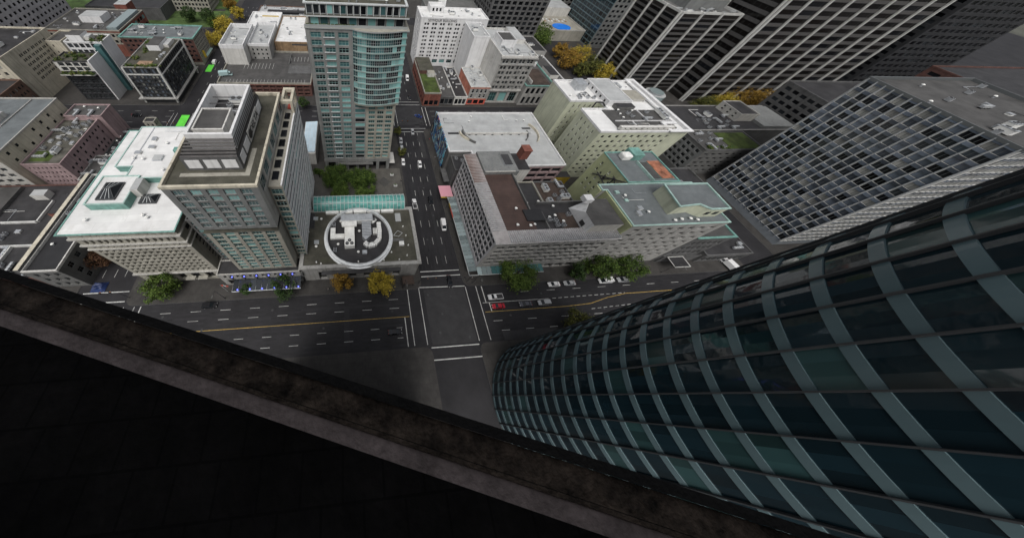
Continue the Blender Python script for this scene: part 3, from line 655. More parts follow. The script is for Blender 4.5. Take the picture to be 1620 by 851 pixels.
mb.loft([c(12.7, 11.51), c(12.7, 11.8), c(12.2, 11.9), c(12.2, 12.9), c(11.3, 13.1), c(11.3, 11.6)], 'ring_white', cap=False)
o = mb.build('plant_enclosure', S)
for s in o.data.polygons: s.use_smooth = False
mb = MB()
for k in range(32):
    a = 2*PI*k/32; mb.tube((cx+11.6*math.cos(a), cy+11.6*math.sin(a), 13.0), (cx+11.6*math.cos(a), cy+11.6*math.sin(a), 13.8), .05, .05, 'frame_white', 5)
for rr, z in ((11.6, 13.8), (11.6, 13.45)):
    for k in range(32):
        a, b = 2*PI*k/32, 2*PI*(k+1)/32; mb.tube((cx+rr*math.cos(a), cy+rr*math.sin(a), z), (cx+rr*math.cos(b), cy+rr*math.sin(b), z), .05, .05, 'frame_white', 5)
mb.build('guard_rail', S)
mb = MB(); mb.face([(cx+11.25*math.cos(2*PI*k/48), cy+11.25*math.sin(2*PI*k/48), 11.53) for k in range(48)], 'tar'); mb.build('plant_floor', S)
boxpart(S, 'air_handler', -5.6, 53.8, 11.6, 6.4, 56.8, 14.2, 'duct_white', 'galvanised', .06)
u = boxpart(S, 'chiller', -4.2, 43.6, 11.6, -.6, 53.6, 14.0, 'duct_white', bevel=.06)
for x, y in ((-3.3, 44.6), (-1.6, 44.6), (-2.4, 45.8)):
    mb = MB(); mb.cyl(x, y, 14.01, 14.12, .62, 'steel_dark', 18); mb.cyl(x, y, 14.12, 14.2, .15, 'galvanised', 8); mb.build('fan', u)
boxpart(u, 'plenum', -5.2, 51.2, 14.01, .3, 53.2, 14.9, 'duct_white', bevel=.05)
mb = MB(); P = [(2.2, 53.6), (5.6, 53.6), (5.6, 47.8), (4.6, 45.6), (2.4, 46.6)]
mb.prism(P[::-1] if False else [(2.2, 53.6), (2.2, 47.2), (3.4, 45.8), (5.6, 47.8), (5.6, 53.6)], 11.6, 13.9, 'galvanised')
for k in range(9): mb.box(2.15, 47.6+k*.66, 11.62, 5.66, 47.7+k*.66, 13.96, 'steel_dark')
mb.build('cooling_unit', S)
mb = MB()
pts = [(8.6, 53.4), (8.7, 49.4), (8.4, 46.4), (6.6, 44.4), (4.2, 43.9), (3.0, 45.2)]
for a, b in zip(pts, pts[1:]):
    A = Vector(a); Bv = Vector(b); d = (Bv-A).normalized(); n = Vector((-d.y, d.x))*.75
    mb.prism([tuple(A+n), tuple(A-n), tuple(Bv-n), tuple(Bv+n)][::-1] if False else [tuple(A-n), tuple(Bv-n), tuple(Bv+n), tuple(A+n)], 11.8, 13.3, 'duct_white')
    m = int((Bv-A).length/.8)
    for k in range(1, m+1):
        c0 = A+(Bv-A)*k/(m+1); mb.prism([tuple(c0-n*1.06-d*.05), tuple(c0-n*1.06+d*.05), tuple(c0+n*1.06+d*.05), tuple(c0+n*1.06-d*.05)], 11.76, 13.35, 'galvanised')
mb.build('curved_duct', S)
boxpart(S, 'duct', -9.4, 47.4, 11.7, -7.6, 51.8, 13.0, 'duct_white', bevel=.05); boxpart(S, 'duct', -7.594, 47.4, 11.72, -4.3, 49.2, 12.9, 'duct_white', bevel=.05)
for k in range(3): boxpart(S, 'pump', 6.3+k*.55, 48.8, 11.6, 6.7+k*.55, 51.2, 12.7, 'duct_white')
boxpart(S, 'pump', 2.0, 41.0, 11.6, 3.7, 42.4, 12.5, 'galvanised')
for k in range(5):
    a = PI*(.25+.125*k); x, y = cx+9.6*math.cos(a), cy+9.6*math.sin(a)
    mb = MB(); mb.tube((x, y, 12.2), (cx+7.4*math.cos(a), cy+7.4*math.sin(a), 12.4), .5, .5, 'duct_white', 10); mb.build('duct', S)
for x, y, k in ((-8.2, 53.6, 'condenser'), (-6.6, 45.4, 'roof_vent'), (.6, 42.0, 'roof_vent'), (-7.6, 43, 'condenser'), (7, 55, 'condenser'), (1.2, 50.5, 'roof_vent')): unit(S, k, x, y, 11.53)
boxpart(S, 'roof_hatch', 15.4, 54.2, 11.52, 17.6, 58, 11.9, 'mid_concrete', 'grey_membrane'); boxpart(S, 'condenser_box', 15.6, 43.8, 11.52, 17.4, 45.3, 12.6, 'duct_white', bevel=.04)
boxpart(S, 'roof_walkway', 12.9, 45.9, 11.515, 17.6, 47.0, 11.58, 'mid_concrete')
mb = MB()
for p, q in (((13.9, 48, 12), (15.6, 50, 12)), ((15.6, 50, 12), (17.4, 49, 12)), ((17.4, 49, 12), (15.8, 47.6, 12)), ((13.9, 48, 12), (15.8, 47.6, 12)), ((15.6, 50, 12), (15.6, 50, 11.5)), ((15.8, 47.6, 12), (15.8, 47.6, 11.5))): mb.tube(p, q, .08, .08, 'frame_white', 5)
mb.build('hatch_rail', S)
# green glass barrel vault along the plaza
V = thing('glass_barrel_vault', (1.5, 63.2, 0), 'long green glass barrel vault with white ribs beside the round plant enclosure', 'atrium')
mb = MB(); x0, x1 = -16.2, 19.6; yc, r = 63.4, 3.5; zb = 11.6
arc = lambda x, rr: [(x, yc-rr*math.cos(PI*k/12), zb+rr*math.sin(PI*k/12)) for k in range(13)]
n = 24
for i in range(n):
    xa = x0+(x1-x0)*i/n; xb = x0+(x1-x0)*(i+1)/n; A, Bq = arc(xa, r), arc(xb, r)
    for k in range(12): mb.face([A[k], Bq[k], Bq[k+1], A[k+1]], 'glass_vault')
mb.face(arc(x0, r)[::-1], 'glass_vault'); mb.face(arc(x1, r), 'glass_vault'); mb.build('glazing', V)
mb = MB()
for i in range(n+1):
    x = x0+(x1-x0)*i/n; A = arc(x, r+.04)
    for k in range(12): mb.tube(A[k], A[k+1], .09, .09, 'frame_white', 5)
mb.build('rib_frame', V)
mb = MB()
for k in (0, 4, 8, 12): a = arc(x0, r+.05)[k]; b = arc(x1, r+.05)[k]; mb.tube(a, b, .1, .1, 'frame_white', 5)
mb.build('purlin_frame', V)
boxpart(V, 'base_wall', x0, 60.55, 0, x1, 67.0, 11.5, 'grey_stone')
for k in range(5): boxpart(S, 'air_intake', -11.5+k*5.4, 58.6, 11.52, -6.6+k*5.4, 59.7, 12.6, 'duct_white')
boxpart(S, 'light_well', -18.4, 52.6, 11.52, -15.6, 59, 12.0, 'mid_concrete', 'tar')

# ------------------------------------------------------------------ C: glass apartment tower
C = thing('apartment_tower', (2, 107, 0), 'tall apartment tower with curved green glass bay and grey stone window columns', 'building')
Cp = rect(-13.9, 93, 17.2, 121)
mb = MB(); wins = []
lx = .6
facade(mb, wins, (-13.9, 93), (lx, 93), 7.5, 63.4, [dict(a=8, b=63, n=3, f=24, w=.76, h=.7, m=.9, m2=.7, st='tealdark', dep=.3)], 'tower_grey')
facade(mb, wins, (lx, 93), (5.4, 93), 7.5, 38, [dict(a=8, b=37.6, n=1, f=13, w=.9, h=.72, m=.1, st='ribbon', dep=.2)], 'tower_grey')
facade(mb, wins, (5.4, 93), (17.2, 93), 7.5, 38, [dict(a=8, b=36.6, n=3, f=13, w=.74, h=.7, m=.6, st='tealdark', dep=.4)], 'tan_stone')
facade(mb, wins, (17.2, 93), (17.2, 121), 7.5, 63.4, [dict(a=8, b=63, n=8, f=24, w=.7, h=.6, m=.8, st='ribbon', dep=.2)], 'tower_grey')
facade(mb, wins, (17.2, 121), (-13.9, 121), 0, 63.4, None, 'tower_grey')
facade(mb, wins, (-13.9, 121), (-13.9, 93), 7.5, 63.4, [dict(a=8, b=63, n=6, f=24, w=.5, h=.6, m=1.5, st='tealdark')], 'tower_grey')
mb.build('wall', C)
# curved glass bay, thirteen glazed storeys
def arcp(n=12, out=0):
    pts = []
    for k in range(n+1):
        f = k/n; x = lx+.1+(17.9-lx)*f; y = 92.98-2.0*math.sin(PI*min(1, f*1.02)**.85)**.8*(1 if f < .98 else .55)-out
        pts.append((x, y))
    return pts
ap = arcp()
fh = (63.6-38)/12
bay = MB(); bay.prism([(lx+.1, 93.0)]+ap[1:-1]+[(18.0, 92.6), (18.0, 104), (17.25, 104)], 37.3, 38, 'tan_stone', 'tan_stone'); bo = bay.build('glass_bay', C)
cnt = 0
for k in range(12):
    z0 = 38+k*fh; sl = MB()
    slab = [(lx+.1, 93.0)]+arcp(12, .28)[1:-1]+[(18.25, 92.5), (18.25, 104.2), (17.25, 104.2)]
    sl.prism(slab, z0+.004, z0+.42, 'slab_edge'); sl.build('floor_slab', bo)
    r0, r1 = z0+.42, z0+fh
    for i in range(11):
        a, b = ap[i], ap[i+1]
        gname = rnd.choice(('glass_teal', 'glass_grey', 'glass_dark', 'glass_teal', 'glass_dark', 'glass_deep', 'glass_grey', 'glass_deep', 'glass_pale_teal')) if not (1 <= i <= 2) else rnd.choice(('glass_pale_teal', 'glass_pale_teal', 'glass_teal'))
        L_ = math.hypot(b[0]-a[0], b[1]-a[1]); ang = math.atan2(b[1]-a[1], b[0]-a[0])
        key = ('bay', i, gname)
        if key not in WIN:
            w = MB(); hh = fh-.43
            w.face([(-L_/2, 0, 0), (L_/2, 0, 0), (L_/2, 0, hh), (-L_/2, 0, hh)], gname)
            for x in (-L_/2, 0): w.face([(x-.05, -.05, 0), (x+.05, -.05, 0), (x+.05, -.05, hh), (x-.05, -.05, hh)], 'frame_pale')
            w.face([(-L_/2, -.06, hh*.42), (L_/2, -.06, hh*.42), (L_/2, -.06, hh*.42+.09), (-L_/2, -.06, hh*.42+.07)], 'frame_pale')
            WIN[key] = w.mesh('window')
        put('window', WIN[key], bo, ((a[0]+b[0])/2, (a[1]+b[1])/2, r0), ang)
    mbx = MB(); mbx.face([(18.0, 92.6, r0), (18.0, 104, r0), (18.0, 104, r1), (18.0, 92.6, r1)], 'glass_teal'); mbx.face([(*ap[11], r0), (18.0, 92.6, r0), (18.0, 92.6, r1), (*ap[11], r1)], 'glass_pale_teal'); mbx.build('side_glazing', bo)
set_windows(C, wins)
sl = MB(); sl.prism([(-14.1, 92.8), (lx, 92.7)]+arcp(12, .5)[1:-1]+[(18.7, 92.2), (18.7, 121.2), (-14.1, 121.2)], 63.62, 64.0, 'frame_pale', 'tan_stone'); sl.build('terrace', C)
ph = wallbox(C, 'penthouse', -12.6, 94.2, 64.01, 17.3, 119.5, 66.7, 'mid_concrete', 'gravel_roof', 0, None, {0: dict(a=64.1, b=66.6, n=10, f=1, w=.86, h=.9, m=.3, st='ribbon', dep=.15), 1: dict(a=64.1, b=66.6, n=8, f=1, w=.8, h=.9, m=.3, st='ribbon', dep=.15)})
sl = MB(); sl.prism(rect(-13.7, 93.2, 18.3, 120.6), 66.72, 67.1, 'frame_white', 'gravel_roof'); sl.build('penthouse_roof', ph)
sl = MB(); uo = wallbox(C, 'upper_penthouse', -13.2, 93.9, 67.104, 17.2, 120, 69.9, 'mid_concrete', 'gravel_roof', 0, None, {0: dict(a=67.2, b=69.8, n=15, f=1, w=.9, h=.9, m=.2, st='ribbon', dep=.1), 1: dict(a=67.2, b=69.8, n=9, f=1, w=.85, h=.9, m=.2, st='ribbon', dep=.1)})
q = MB(); ring(q, rect(-13.2, 93.9, 17.2, 120), .35, .3, 69.9, 70.25, 'frame_white'); q.build('parapet', uo)
for k in range(16): boxpart(uo, 'mullion', -12.9+k*2, 93.75, 67.11, -12.7+k*2, 93.89, 69.88, 'frame_white')
q = MB(); q.box(-14, 92.95, 64.01, 18.2, 93.0, 64.75, 'frame_pale'); q.build('glass_balustrade', C)
boxpart(uo, 'lift_house', -7, 99.5, 69.92, 9, 115, 73.5, 'offwhite_plaster', 'tar_light'); boxpart(uo, 'roof_screen', 1.5, 98.2, 69.92, 11.5, 98.5, 70.9, 'frame_white')
clutter(uo, -12, 95.5, 16, 98, 69.92, 8, 4, ('roof_vent', 'roof_vent', 'condenser'))
for k in range(12): boxpart(C, 'planter', -13.4+k*1.25, 93.1, 64.012, -12.4+k*1.25, 93.9, 64.7, 'planting')
cols_ = MB()
boxpart(C, 'lobby', -13, 95.5, .15, 16.4, 120.5, 7.49, 'glass_dark')
boxpart(C, 'soffit_band', -14.1, 92.8, 5.6, 17.4, 93.6, 7.48, 'tower_grey')
for k in range(7): boxpart(C, 'column', -13.9+k*4.97, 92.9, .15, -12.5+k*4.97, 94.3, 5.59, 'tower_grey')
boxpart(C, 'entrance_canopy', -7.6, 91.2, 5.0, 9.2, 92.75, 5.5, 'dark_concrete', 'mid_concrete')
boxpart(C, 'shop_canopy', 17.5, 93.5, 3.6, 20.2, 101, 3.9, 'offwhite_plaster')
for k in range(24):    # pale rib frames of the middle window column
    z = 8.6+k*2.292
    boxpart(C, 'balcony_frame', -8.6, 92.7, z-.2, -5.1, 92.99, z-.02, 'frame_white')

# ------------------------------------------------------------------ blocks behind the hotel
A1 = building('glass_link_atrium', 'low atrium with sloping pale blue glass roof between the two towers', 'atrium', (-25, 97, -18.6, 121), 7.5, 'offwhite_plaster', 'white_membrane', ph=.2)
gr = MB()
for i in range(4):
    for j in range(9): gr.face([(-24.8+i*1.52, 97.6+j*2.58, 7.7+i*.12), (-23.36+i*1.52, 97.6+j*2.58, 7.82+i*.12), (-23.36+i*1.52, 100.1+j*2.58, 7.82+i*.12), (-24.8+i*1.52, 100.1+j*2.58, 7.7+i*.12)], 'glass_sky')
gr.build('roof_glazing', A1)
G1 = building('brick_parking_garage', 'red brick parking garage with open roof deck and marked bays', 'garage', (-79.2, 156.2, -24.8, 196), 8.8, 'dark_brick', 'tar_light', {0: [dict(a=.4, b=7.4, n=13, f=3, w=.78, h=.52, m=1, st='plain', dep=1.0)]}, ph=1.0, pw=.4, pmat='tan_stone')
band(G1, 'cornice', rect(-79.2, 156.2, -24.8, 196), 7.4, 7.7, .3, 'red_brick')
mk = MB()
for k in range(24): mk.box(-75+k*2, 157.6, 7.806, -74.88+k*2, 161.6, 7.81, 'line_white')
for k in range(9): mk.box(-68+k*2.2, 174, 7.806, -67.85+k*2.2, 181, 7.81, 'line_white')
for k in range(6): mk.box(-40+k*2.2, 184, 7.806, -39.85+k*2.2, 190, 7.81, 'line_white')
mk.build('bay_marking', G1)
boxpart(G1, 'ramp_wall', -40, 178, 7.81, -25, 178.5, 9.0, 'mid_concrete'); boxpart(G1, 'ramp_wall', -40.5, 178, 7.81, -40.004, 192, 9.2, 'mid_concrete'); boxpart(G1, 'ramp', -40, 168, 7.81, -25.2, 177.9, 8.3, 'dark_concrete')
W1 = building('white_blank_block', 'white block with a blank windowless wall and sunken roof', 'building', (-79.6, 178.8, -65.6, 209), 20, 'offwhite_plaster', 'grey_membrane', ph=2.4, pw=.4, pmat='white_plaster')
W2 = building('grey_office_block', 'pale grey block with small square windows behind the parking deck', 'building', (-65.2, 186.5, -52.2, 219), 17.4, 'grey_stone', 'grey_membrane', {0: dict(a=2, b=15, n=4, f=5, w=.38, h=.5, m=1, st='plain', skip=.12)}, ph=1.6, pw=.4, pmat='white_plaster')
W3 = building('white_roofed_store', 'wide store with a large clean white roof behind the parking deck', 'building', (-51.8, 200, -22, 244), 13, 'tan_brick', 'white_membrane', {0: dict(a=2, b=8, n=7, f=1, w=.5, h=.4, m=1, st='plain')}, ph=.6)
W4 = building('white_rear_store', 'low store with stained white roof and yellow roof curbs', 'building', (-74, 219.6, -52.2, 246), 14.5, 'white_plaster', 'white_membrane', ph=.8)
boxpart(W3, 'stair_house', -40, 197.5, 0, -30, 199.9, 11.8, 'tan_brick', 'tar')
boxpart(W4, 'roof_curb', -66, 239, 13.72, -54, 239.5, 14.3, 'cab_yellow'); clutter(W3, -48, 204, -26, 240, 12.42, 10, 5); clutter(W4, -70, 224, -56, 240, 13.72, 5, 15)
W5 = building('long_low_shop_row', 'long low shops with pale roofs and dark skylight strip at the far park edge', 'building', (-74, 250, -24, 272), 10, 'brown_brick', 'grey_membrane', {0: dict(a=1, b=8, n=10, f=2, w=.5, h=.5, m=1, st='plain')}, ph=.6)
boxpart(W5, 'skylight_strip', -66, 256, 9.42, -32, 261, 11, 'glass_dark', 'tar'); clutter(W5, -70, 263, -30, 270, 9.42, 12, 6)

# ------------------------------------------------------------------ north-west block, from the street corner
B11 = building('charcoal_grid_hotel', 'charcoal block with pale stone frame, checkered windows and planted roof terrace', 'building', (-120, 149, -102.1, 182.5), 21, 'charcoal_panel', 'gravel_roof',
    {0: [dict(a=3.6, b=16.6, n=9, f=6, w=.72, h=.72, m=.5, st='cube', dep=.3), dict(a=17.4, b=20.4, n=9, f=1, w=.72, h=.85, m=.5, st='cube')], 1: [dict(a=3.6, b=16.6, n=16, f=6, w=.72, h=.72, m=.5, st='cube', dep=.3), dict(a=17.4, b=20.4, n=14, f=1, w=.6, h=.85, m=.5, st='plain')]}, ph=.5, pmat='grey_stone')
q = MB(); ring(q, rect(-120, 149, -102.1, 182.5), .35, -.01, 16.7, 17.3, 'stripe_pale'); q.build('stone_band', B11)
for x, y in ((-102.9, 148.7), (-120.2, 148.7), (-102.0, 181.8)): boxpart(B11, 'corner_pier', x, y-.001, .2, x+1.0 if x > -103 else x+.9, y+.9, 20.6, 'stripe_pale')
band(B11, 'shop_canopy', rect(-120, 149, -102.1, 182.5), 3.0, 3.5, 1.6, 'grey_stone')
boxpart(B11, 'plant_room', -114, 168, 20.52, -107.5, 179, 23.4, 'white_plaster', 'tar_light'); boxpart(B11, 'plant_room', -107.4, 172, 20.52, -104.6, 180, 22.2, 'offwhite_plaster', 'grey_membrane')
boxpart(B11, 'roof_deck', -114, 151.5, 20.52, -107, 156, 20.75, 'wood_deck'); clutter(B11, -106, 157, -103, 166, 20.52, 4, 8)
B12 = building('terraced_glass_block', 'dark glass block with white party wall and planted upper terrace', 'building', (-153, 151.5, -136.3, 161.2), 22.3, 'charcoal_panel', 'gravel_roof',
    {0: [dict(a=1, b=16, n=6, f=5, w=.8, h=.7, m=.6, st='loft'), dict(a=17, b=21.8, n=4, f=2, w=.8, h=.8, m=1.2, st='loft', mat='offwhite_plaster')]}, ph=.5)
boxpart(B12, 'party_wall', -136.29, 151.4, .15, -135.7, 161.3, 22.6, 'white_plaster'); boxpart(B12, 'terrace', -153, 149.4, 15.6, -136.3, 151.49, 16.2, 'offwhite_plaster', 'planting')
B12b = building('white_wall_block', 'taller block with white blank flank, glass stair strip and white roof boxes', 'building', (-151, 163.6, -132.8, 173), 26.5, 'white_plaster', 'gravel_roof', {0: dict(a=1, b=26, n=6, f=8, w=.8, h=.7, m=.5, st='loft')}, ph=.5)
boxpart(B12b, 'stair_strip', -136.2, 161.4, .15, -133.2, 163.5, 25.6, 'glass_teal'); boxpart(B12b, 'roof_room', -149, 165, 26.02, -142, 171, 29, 'white_plaster', 'tar_light'); boxpart(B12b, 'roof_room', -141.9, 166, 26.02, -139, 170, 28, 'offwhite_plaster', 'grey_membrane')
def planting(parent, x0, y0, x1, y1, z, n, seed):
    r = random.Random(seed)
    for _ in range(n):
        mb = MB(); x = r.uniform(x0, x1); y = r.uniform(y0, y1)
        for k in range(26):
            p = Vector((x+r.gauss(0, .5), y+r.gauss(0, .5), z+abs(r.gauss(0, .5)))); a = r.random()*6.28; u = Vector((math.cos(a), math.sin(a), r.uniform(-.5, .5)))*.28; w = Vector((-math.sin(a), math.cos(a), r.uniform(-.5, .9)))*.28
            mb.face([p-u-w, p+u-w, p+u+w, p-u+w], r.choice(('leaf_dark', 'leaf_olive', 'leaf_green')))
        mb.build('shrub', parent)
planting(B11, -119.5, 149.6, -103, 151.2, 20.5, 22, 1); planting(B11, -119, 157, -115, 181, 20.5, 12, 2); planting(B12, -152.5, 152, -137, 160, 21.8, 18, 3); planting(B12b, -138.6, 164, -133.5, 172, 26, 9, 4); planting(B12, -152.8, 149.7, -136.6, 151.1, 16.2, 14, 14)
B13 = building('tan_loft_block', 'tan block with green copper cornice and grey roof behind the charcoal grid block', 'building', (-143.5, 192.5, -100.2, 211), 17.2, 'tan_stone', 'blue_grey_roof',
    {0: dict(a=2, b=16, n=14, f=5, w=.6, h=.5, m=1, st='plain', mat='dark_brick'), 1: dict(a=4, b=16.2, n=8, f=6, w=.55, h=.66, m=.8, st='plain')}, ph=.5, pmat='copper_green', cop=.5)
clutter(B13, -140, 195, -106, 208, 16.72, 9, 9); boxpart(B13, 'sign_board', -100.1, 197, 3, -98.6, 197.3, 7.5, 'cab_yellow'); boxpart(B13, 'street_canopy', -100.15, 198, 3, -98.4, 210, 3.4, 'pale_copper')
B14 = building('red_brick_mall', 'long red brick building with glazed gallery strip and flat grey roof', 'building', (-192, 202, -148, 236), 16.5, 'red_brick', 'tar_light', {0: dict(a=8, b=15, n=14, f=2, w=.6, h=.5, m=1, st='plain', mat='tan_stone'), 1: dict(a=2, b=15.6, n=9, f=3, w=.8, h=.5, m=.8, st='ribbon')}, ph=.6, pmat='tan_stone')
boxpart(B14, 'plant_room', -176, 214, 15.92, -163, 224, 19.5, 'white_plaster', 'grey_membrane'); boxpart(B14, 'gallery_roof', -156, 204, 15.92, -150, 234, 17.4, 'glass_canopy', 'glass_canopy'); clutter(B14, -190, 206, -158, 232, 15.92, 8, 10); boxpart(B14, 'gable', -166, 237, .1, -158, 246, 19, 'red_brick', 'grey_membrane')
B15 = building('beige_apartment_block', 'beige block with blank end wall, a patch of paired windows and rooftop plant', 'building', (-200, 148, -172.3, 183), 25, 'cream_plaster', 'tar', {1: [dict(a=8, b=22.5, n=7, k=2, f=6, w=.7, h=.55, m=9, m2=5, st='punched')], 0: dict(a=2, b=22, n=6, f=6, w=.4, h=.5, m=2, st='punched')}, ph=.8)
clutter(B15, -197, 152, -176, 180, 24.22, 9, 11)
B15b = building('cream_stair_block', 'narrow cream block with a few small windows beside the red brick mall', 'building', (-172, 176, -164, 190), 21, 'cream_plaster', 'tar_light', {0: dict(a=3, b=20, n=2, f=5, w=.25, h=.35, m=1, st='plain', skip=.3), 1: dict(a=3, b=20, n=3, f=4, w=.25, h=.35, m=1, st='plain', skip=.3)})
B16 = building('white_grid_tower', 'tall pale tower with a regular grid of square dark windows', 'building', (-262, 186, -206, 250), 62, 'lilac_grey', 'tar', {1: dict(a=1, b=60, n=16, f=18, w=.5, h=.5, m=1, st='plain', dep=.5), 0: dict(a=1, b=60, n=14, f=18, w=.5, h=.5, m=1, st='plain', dep=.5)})
B17 = building('brown_brick_block', 'brown brick block with rows of small windows below the beige block', 'building', (-200, 128, -171, 146.5), 15, 'brown_brick', 'tar', {1: dict(a=2, b=14, n=8, f=4, w=.45, h=.5, m=1, st='punched'), 0: dict(a=2, b=14, n=11, f=4, w=.45, h=.5, m=1, st='punched')})
B18 = building('dark_roofed_arena', 'broad building with a plain dark roof at the park edge', 'building', (-205, 262, -150, 300), 9, 'dark_concrete', 'tar', ph=.4)
B18b = building('stone_office_slab', 'stone slab with a grid of windows beside the dark arena roof', 'building', (-149, 282, -120, 306), 17, 'tan_stone', 'tar_light', {0: dict(a=1, b=16, n=10, f=5, w=.6, h=.6, m=.6, st='plain'), 1: dict(a=1, b=16, n=9, f=5, w=.6, h=.6, m=.6, st='plain')})
B19 = building('cream_brick_block', 'long cream block with grey flat roof and two rows of small windows', 'building', (-172, 81, -131.2, 118), 23, 'cream_plaster', 'blue_grey_roof', {1: dict(a=15.6, b=22.2, n=7, f=2, w=.26, h=.42, m=2, st='plain', skip=.12), 0: dict(a=2, b=21, n=11, f=6, w=.6, h=.55, m=1, st='loft', mat='pale_stone')}, ph=.5, pmat='pale_stone')
boxpart(B19, 'plant_room', -160, 92, 22.52, -149, 104, 25.6, 'grey_stone', 'tar'); boxpart(B19, 'plant_room', -148.9, 98, 22.52, -143, 106, 24.6, 'offwhite_plaster', 'grey_membrane'); boxpart(B19, 'roof_kerb', -141, 82, 22.52, -140.6, 117, 22.9, 'grey_stone')
B20 = building('pink_apartment_block', 'pink plastered block with a worn mossy roof and scattered small windows', 'building', [(-130.8, 84), (-116.6, 84), (-116.6, 112.3), (-130.8, 112.3)], 16, 'pink_plaster', 'worn_roof', {0: dict(a=2, b=15, n=8, f=5, w=.4, h=.42, m=1, st='punched'), 1: dict(a=2, b=15, n=11, f=5, w=.42, h=.5, m=1.4, st='plain', skip=.2)}, ph=.5)
B20b = building('pink_blank_block', 'pink block with a blank flank wall, a little taller than its pink neighbour', 'building', (-130, 112.6, -114.4, 121.4), 17.6, 'pink_plaster', 'tar_light', ph=.5)
boxpart(B20, 'moss_patch', -129.5, 86, 15.504, -122, 92, 15.55, 'moss'); clutter(B20, -129, 88, -118, 111, 15.52, 20, 12, ('air_handler', 'duct', 'condenser', 'roof_hatch')); clutter(B20b, -128, 113.5, -116, 120, 17.12, 4, 13)
L1 = building('low_plant_roof', 'low block with a dark roof crowded by steel plant below the pink block', 'building', (-116.2, 83, -99, 97.5), 7.5, 'dark_concrete', 'tar_light', {0: dict(a=1, b=6, n=5, f=1, w=.5, h=.6, m=1, st='plain')}, ph=.5, pmat='grey_stone')
clutter(L1, -114.5, 84.5, -101, 96, 7.02, 14, 16, ('air_handler', 'duct', 'condenser'))
L2 = building('low_tar_roof', 'single storey block with an empty dark tar roof at the side street', 'building', (-116.2, 98.5, -99, 119.5), 5, 'dark_concrete', 'tar', ph=.4); clutter(L2, -115, 99, -112.5, 119, 4.62, 8, 17)
L3 = building('tan_corner_kiosk', 'tiny tan building with two windows beside the green bike lane', 'building', (-105, 120, -100, 123.6), 8.6, 'tan_stone', 'tar', {0: dict(a=2, b=8, n=2, f=2, w=.4, h=.5, m=.4, st='plain'), 1: dict(a=2, b=8, n=2, f=2, w=.4, h=.5, m=.4, st='plain')}, ph=.4)
L4 = building('cream_parapet_block', 'dark roofed block with a long cream parapet wall along its edge', 'building', (-104.2, 39.5, -94.2, 80), 14, 'mid_concrete', 'asphalt_patch', {1: dict(a=1, b=12.5, n=10, f=3, w=.45, h=.55, m=1.5, st='punched'), 0: dict(a=1, b=12.5, n=3, f=3, w=.5, h=.55, m=.6, st='punched')}, ph=.9, pmat='offwhite_plaster', pw=.3)
boxpart(L4, 'party_wall', -105.6, 39.6, .15, -104.21, 79.8, 14.9, 'mid_concrete', 'cream_plaster')
L5 = building('brick_shop_row', 'low brick shops with dark roofs, white wall caps and a brick stair tower', 'building', (-150, 40, -105.8, 80.5), 7.5, 'dark_brick', 'tar', {0: dict(a=1, b=6, n=9, f=1, w=.6, h=.7, m=1, st='plain')}, ph=.4)
boxpart(L5, 'stair_tower', -112.6, 63, 7.12, -109, 72, 11.5, 'red_brick', 'tar')
for a in ((-131, 62, -119, 62.5), (-119, 62.51, -118.5, 72), (-128, 52, -113.5, 52.5), (-121, 45, -120.5, 52)): boxpart(L5, 'fire_wall', a[0], a[1], 7.11, a[2], a[3], 8.1, 'stripe_pale')
clutter(L5, -127, 42, -108, 51, 7.12, 7, 18, ('air_handler', 'duct', 'condenser')); boxpart(L5, 'roof_room', -126, 73, 7.12, -121, 76, 10, 'offwhite_plaster', 'grey_membrane'); boxpart(L5, 'lower_roof', -147, 64, 7.115, -134, 79, 8.4, 'dark_concrete', 'tar_light')
for k, (x0, x1, y0, y1, z, m) in enumerate(((-235, -205, 120, 146, 18, 'dark_brick'), (-240, -176, 82, 118, 19, 'brown_brick'), (-260, -155, 34, 78, 9, 'dark_concrete'))):
    building('side_street_block', ('dark brick block at the picture edge behind the brown brick block', 'brown block at the picture edge beyond the cream block', 'low dark roofs at the picture edge above the stone ledge')[k], 'building', (x0, y0, x1, y1), z, m, 'tar', {0: dict(a=2, b=z-1.5, n=12, f=max(2, int(z/3.6)), w=.5, h=.5, m=1, st='punched'), 1: dict(a=2, b=z-1.5, n=9, f=max(2, int(z/3.6)), w=.5, h=.5, m=1, st='punched')})

# ------------------------------------------------------------------ T: department store
Tp = [(45.5, 37.2), (88.2, 37.2), (88.2, 52.0), (61.4, 52.0), (61.4, 76.8), (45.5, 76.8)]
T = thing('department_store', (60, 50, 0), 'pale grey department store with ribbed eaves, brown roof and a glass street canopy', 'building')
mb = MB(); wins = []
tw = [dict(a=5.6, b=24.2, n=9, k=2, f=6, w=.88, h=.8, gap=.35, m=.7, st='loft', dep=.35)]
tsn = [dict(a=6, b=24.3, n=10, f=6, w=.8, h=.66, m=1.2, st='loft', dep=.5)]
facade(mb, wins, Tp[5], Tp[0], 0, 24.6, [dict(a=.5, b=4, n=9, f=1, w=.8, h=.9, m=1, st='plain', dep=.6)]+tw, 'lilac_grey')  # west wall coloured paler than the south, standing for western sky light
facade(mb, wins, Tp[0], Tp[1], 0, 24.6, [dict(a=.5, b=4, n=9, f=1, w=.8, h=.9, m=1, st='plain', dep=.6)]+tsn, 'grey_stone')
for i in (1, 2, 3, 4): facade(mb, wins, Tp[i], Tp[i+1], 0, 24.6, None, 'grey_stone')
mb.build('wall', T); set_windows(T, wins)
r = MB(); r.face([(x, y, 24.6) for x, y in Tp], 'tar'); r.build('roof', T)
e = MB()   # ribbed metal eave, west and south
out = [(44.5, 76.8), (44.5, 36.2), (88.4, 36.2)]; inn = [(49.4, 76.8), (49.4, 40.6), (88.4, 40.6)]
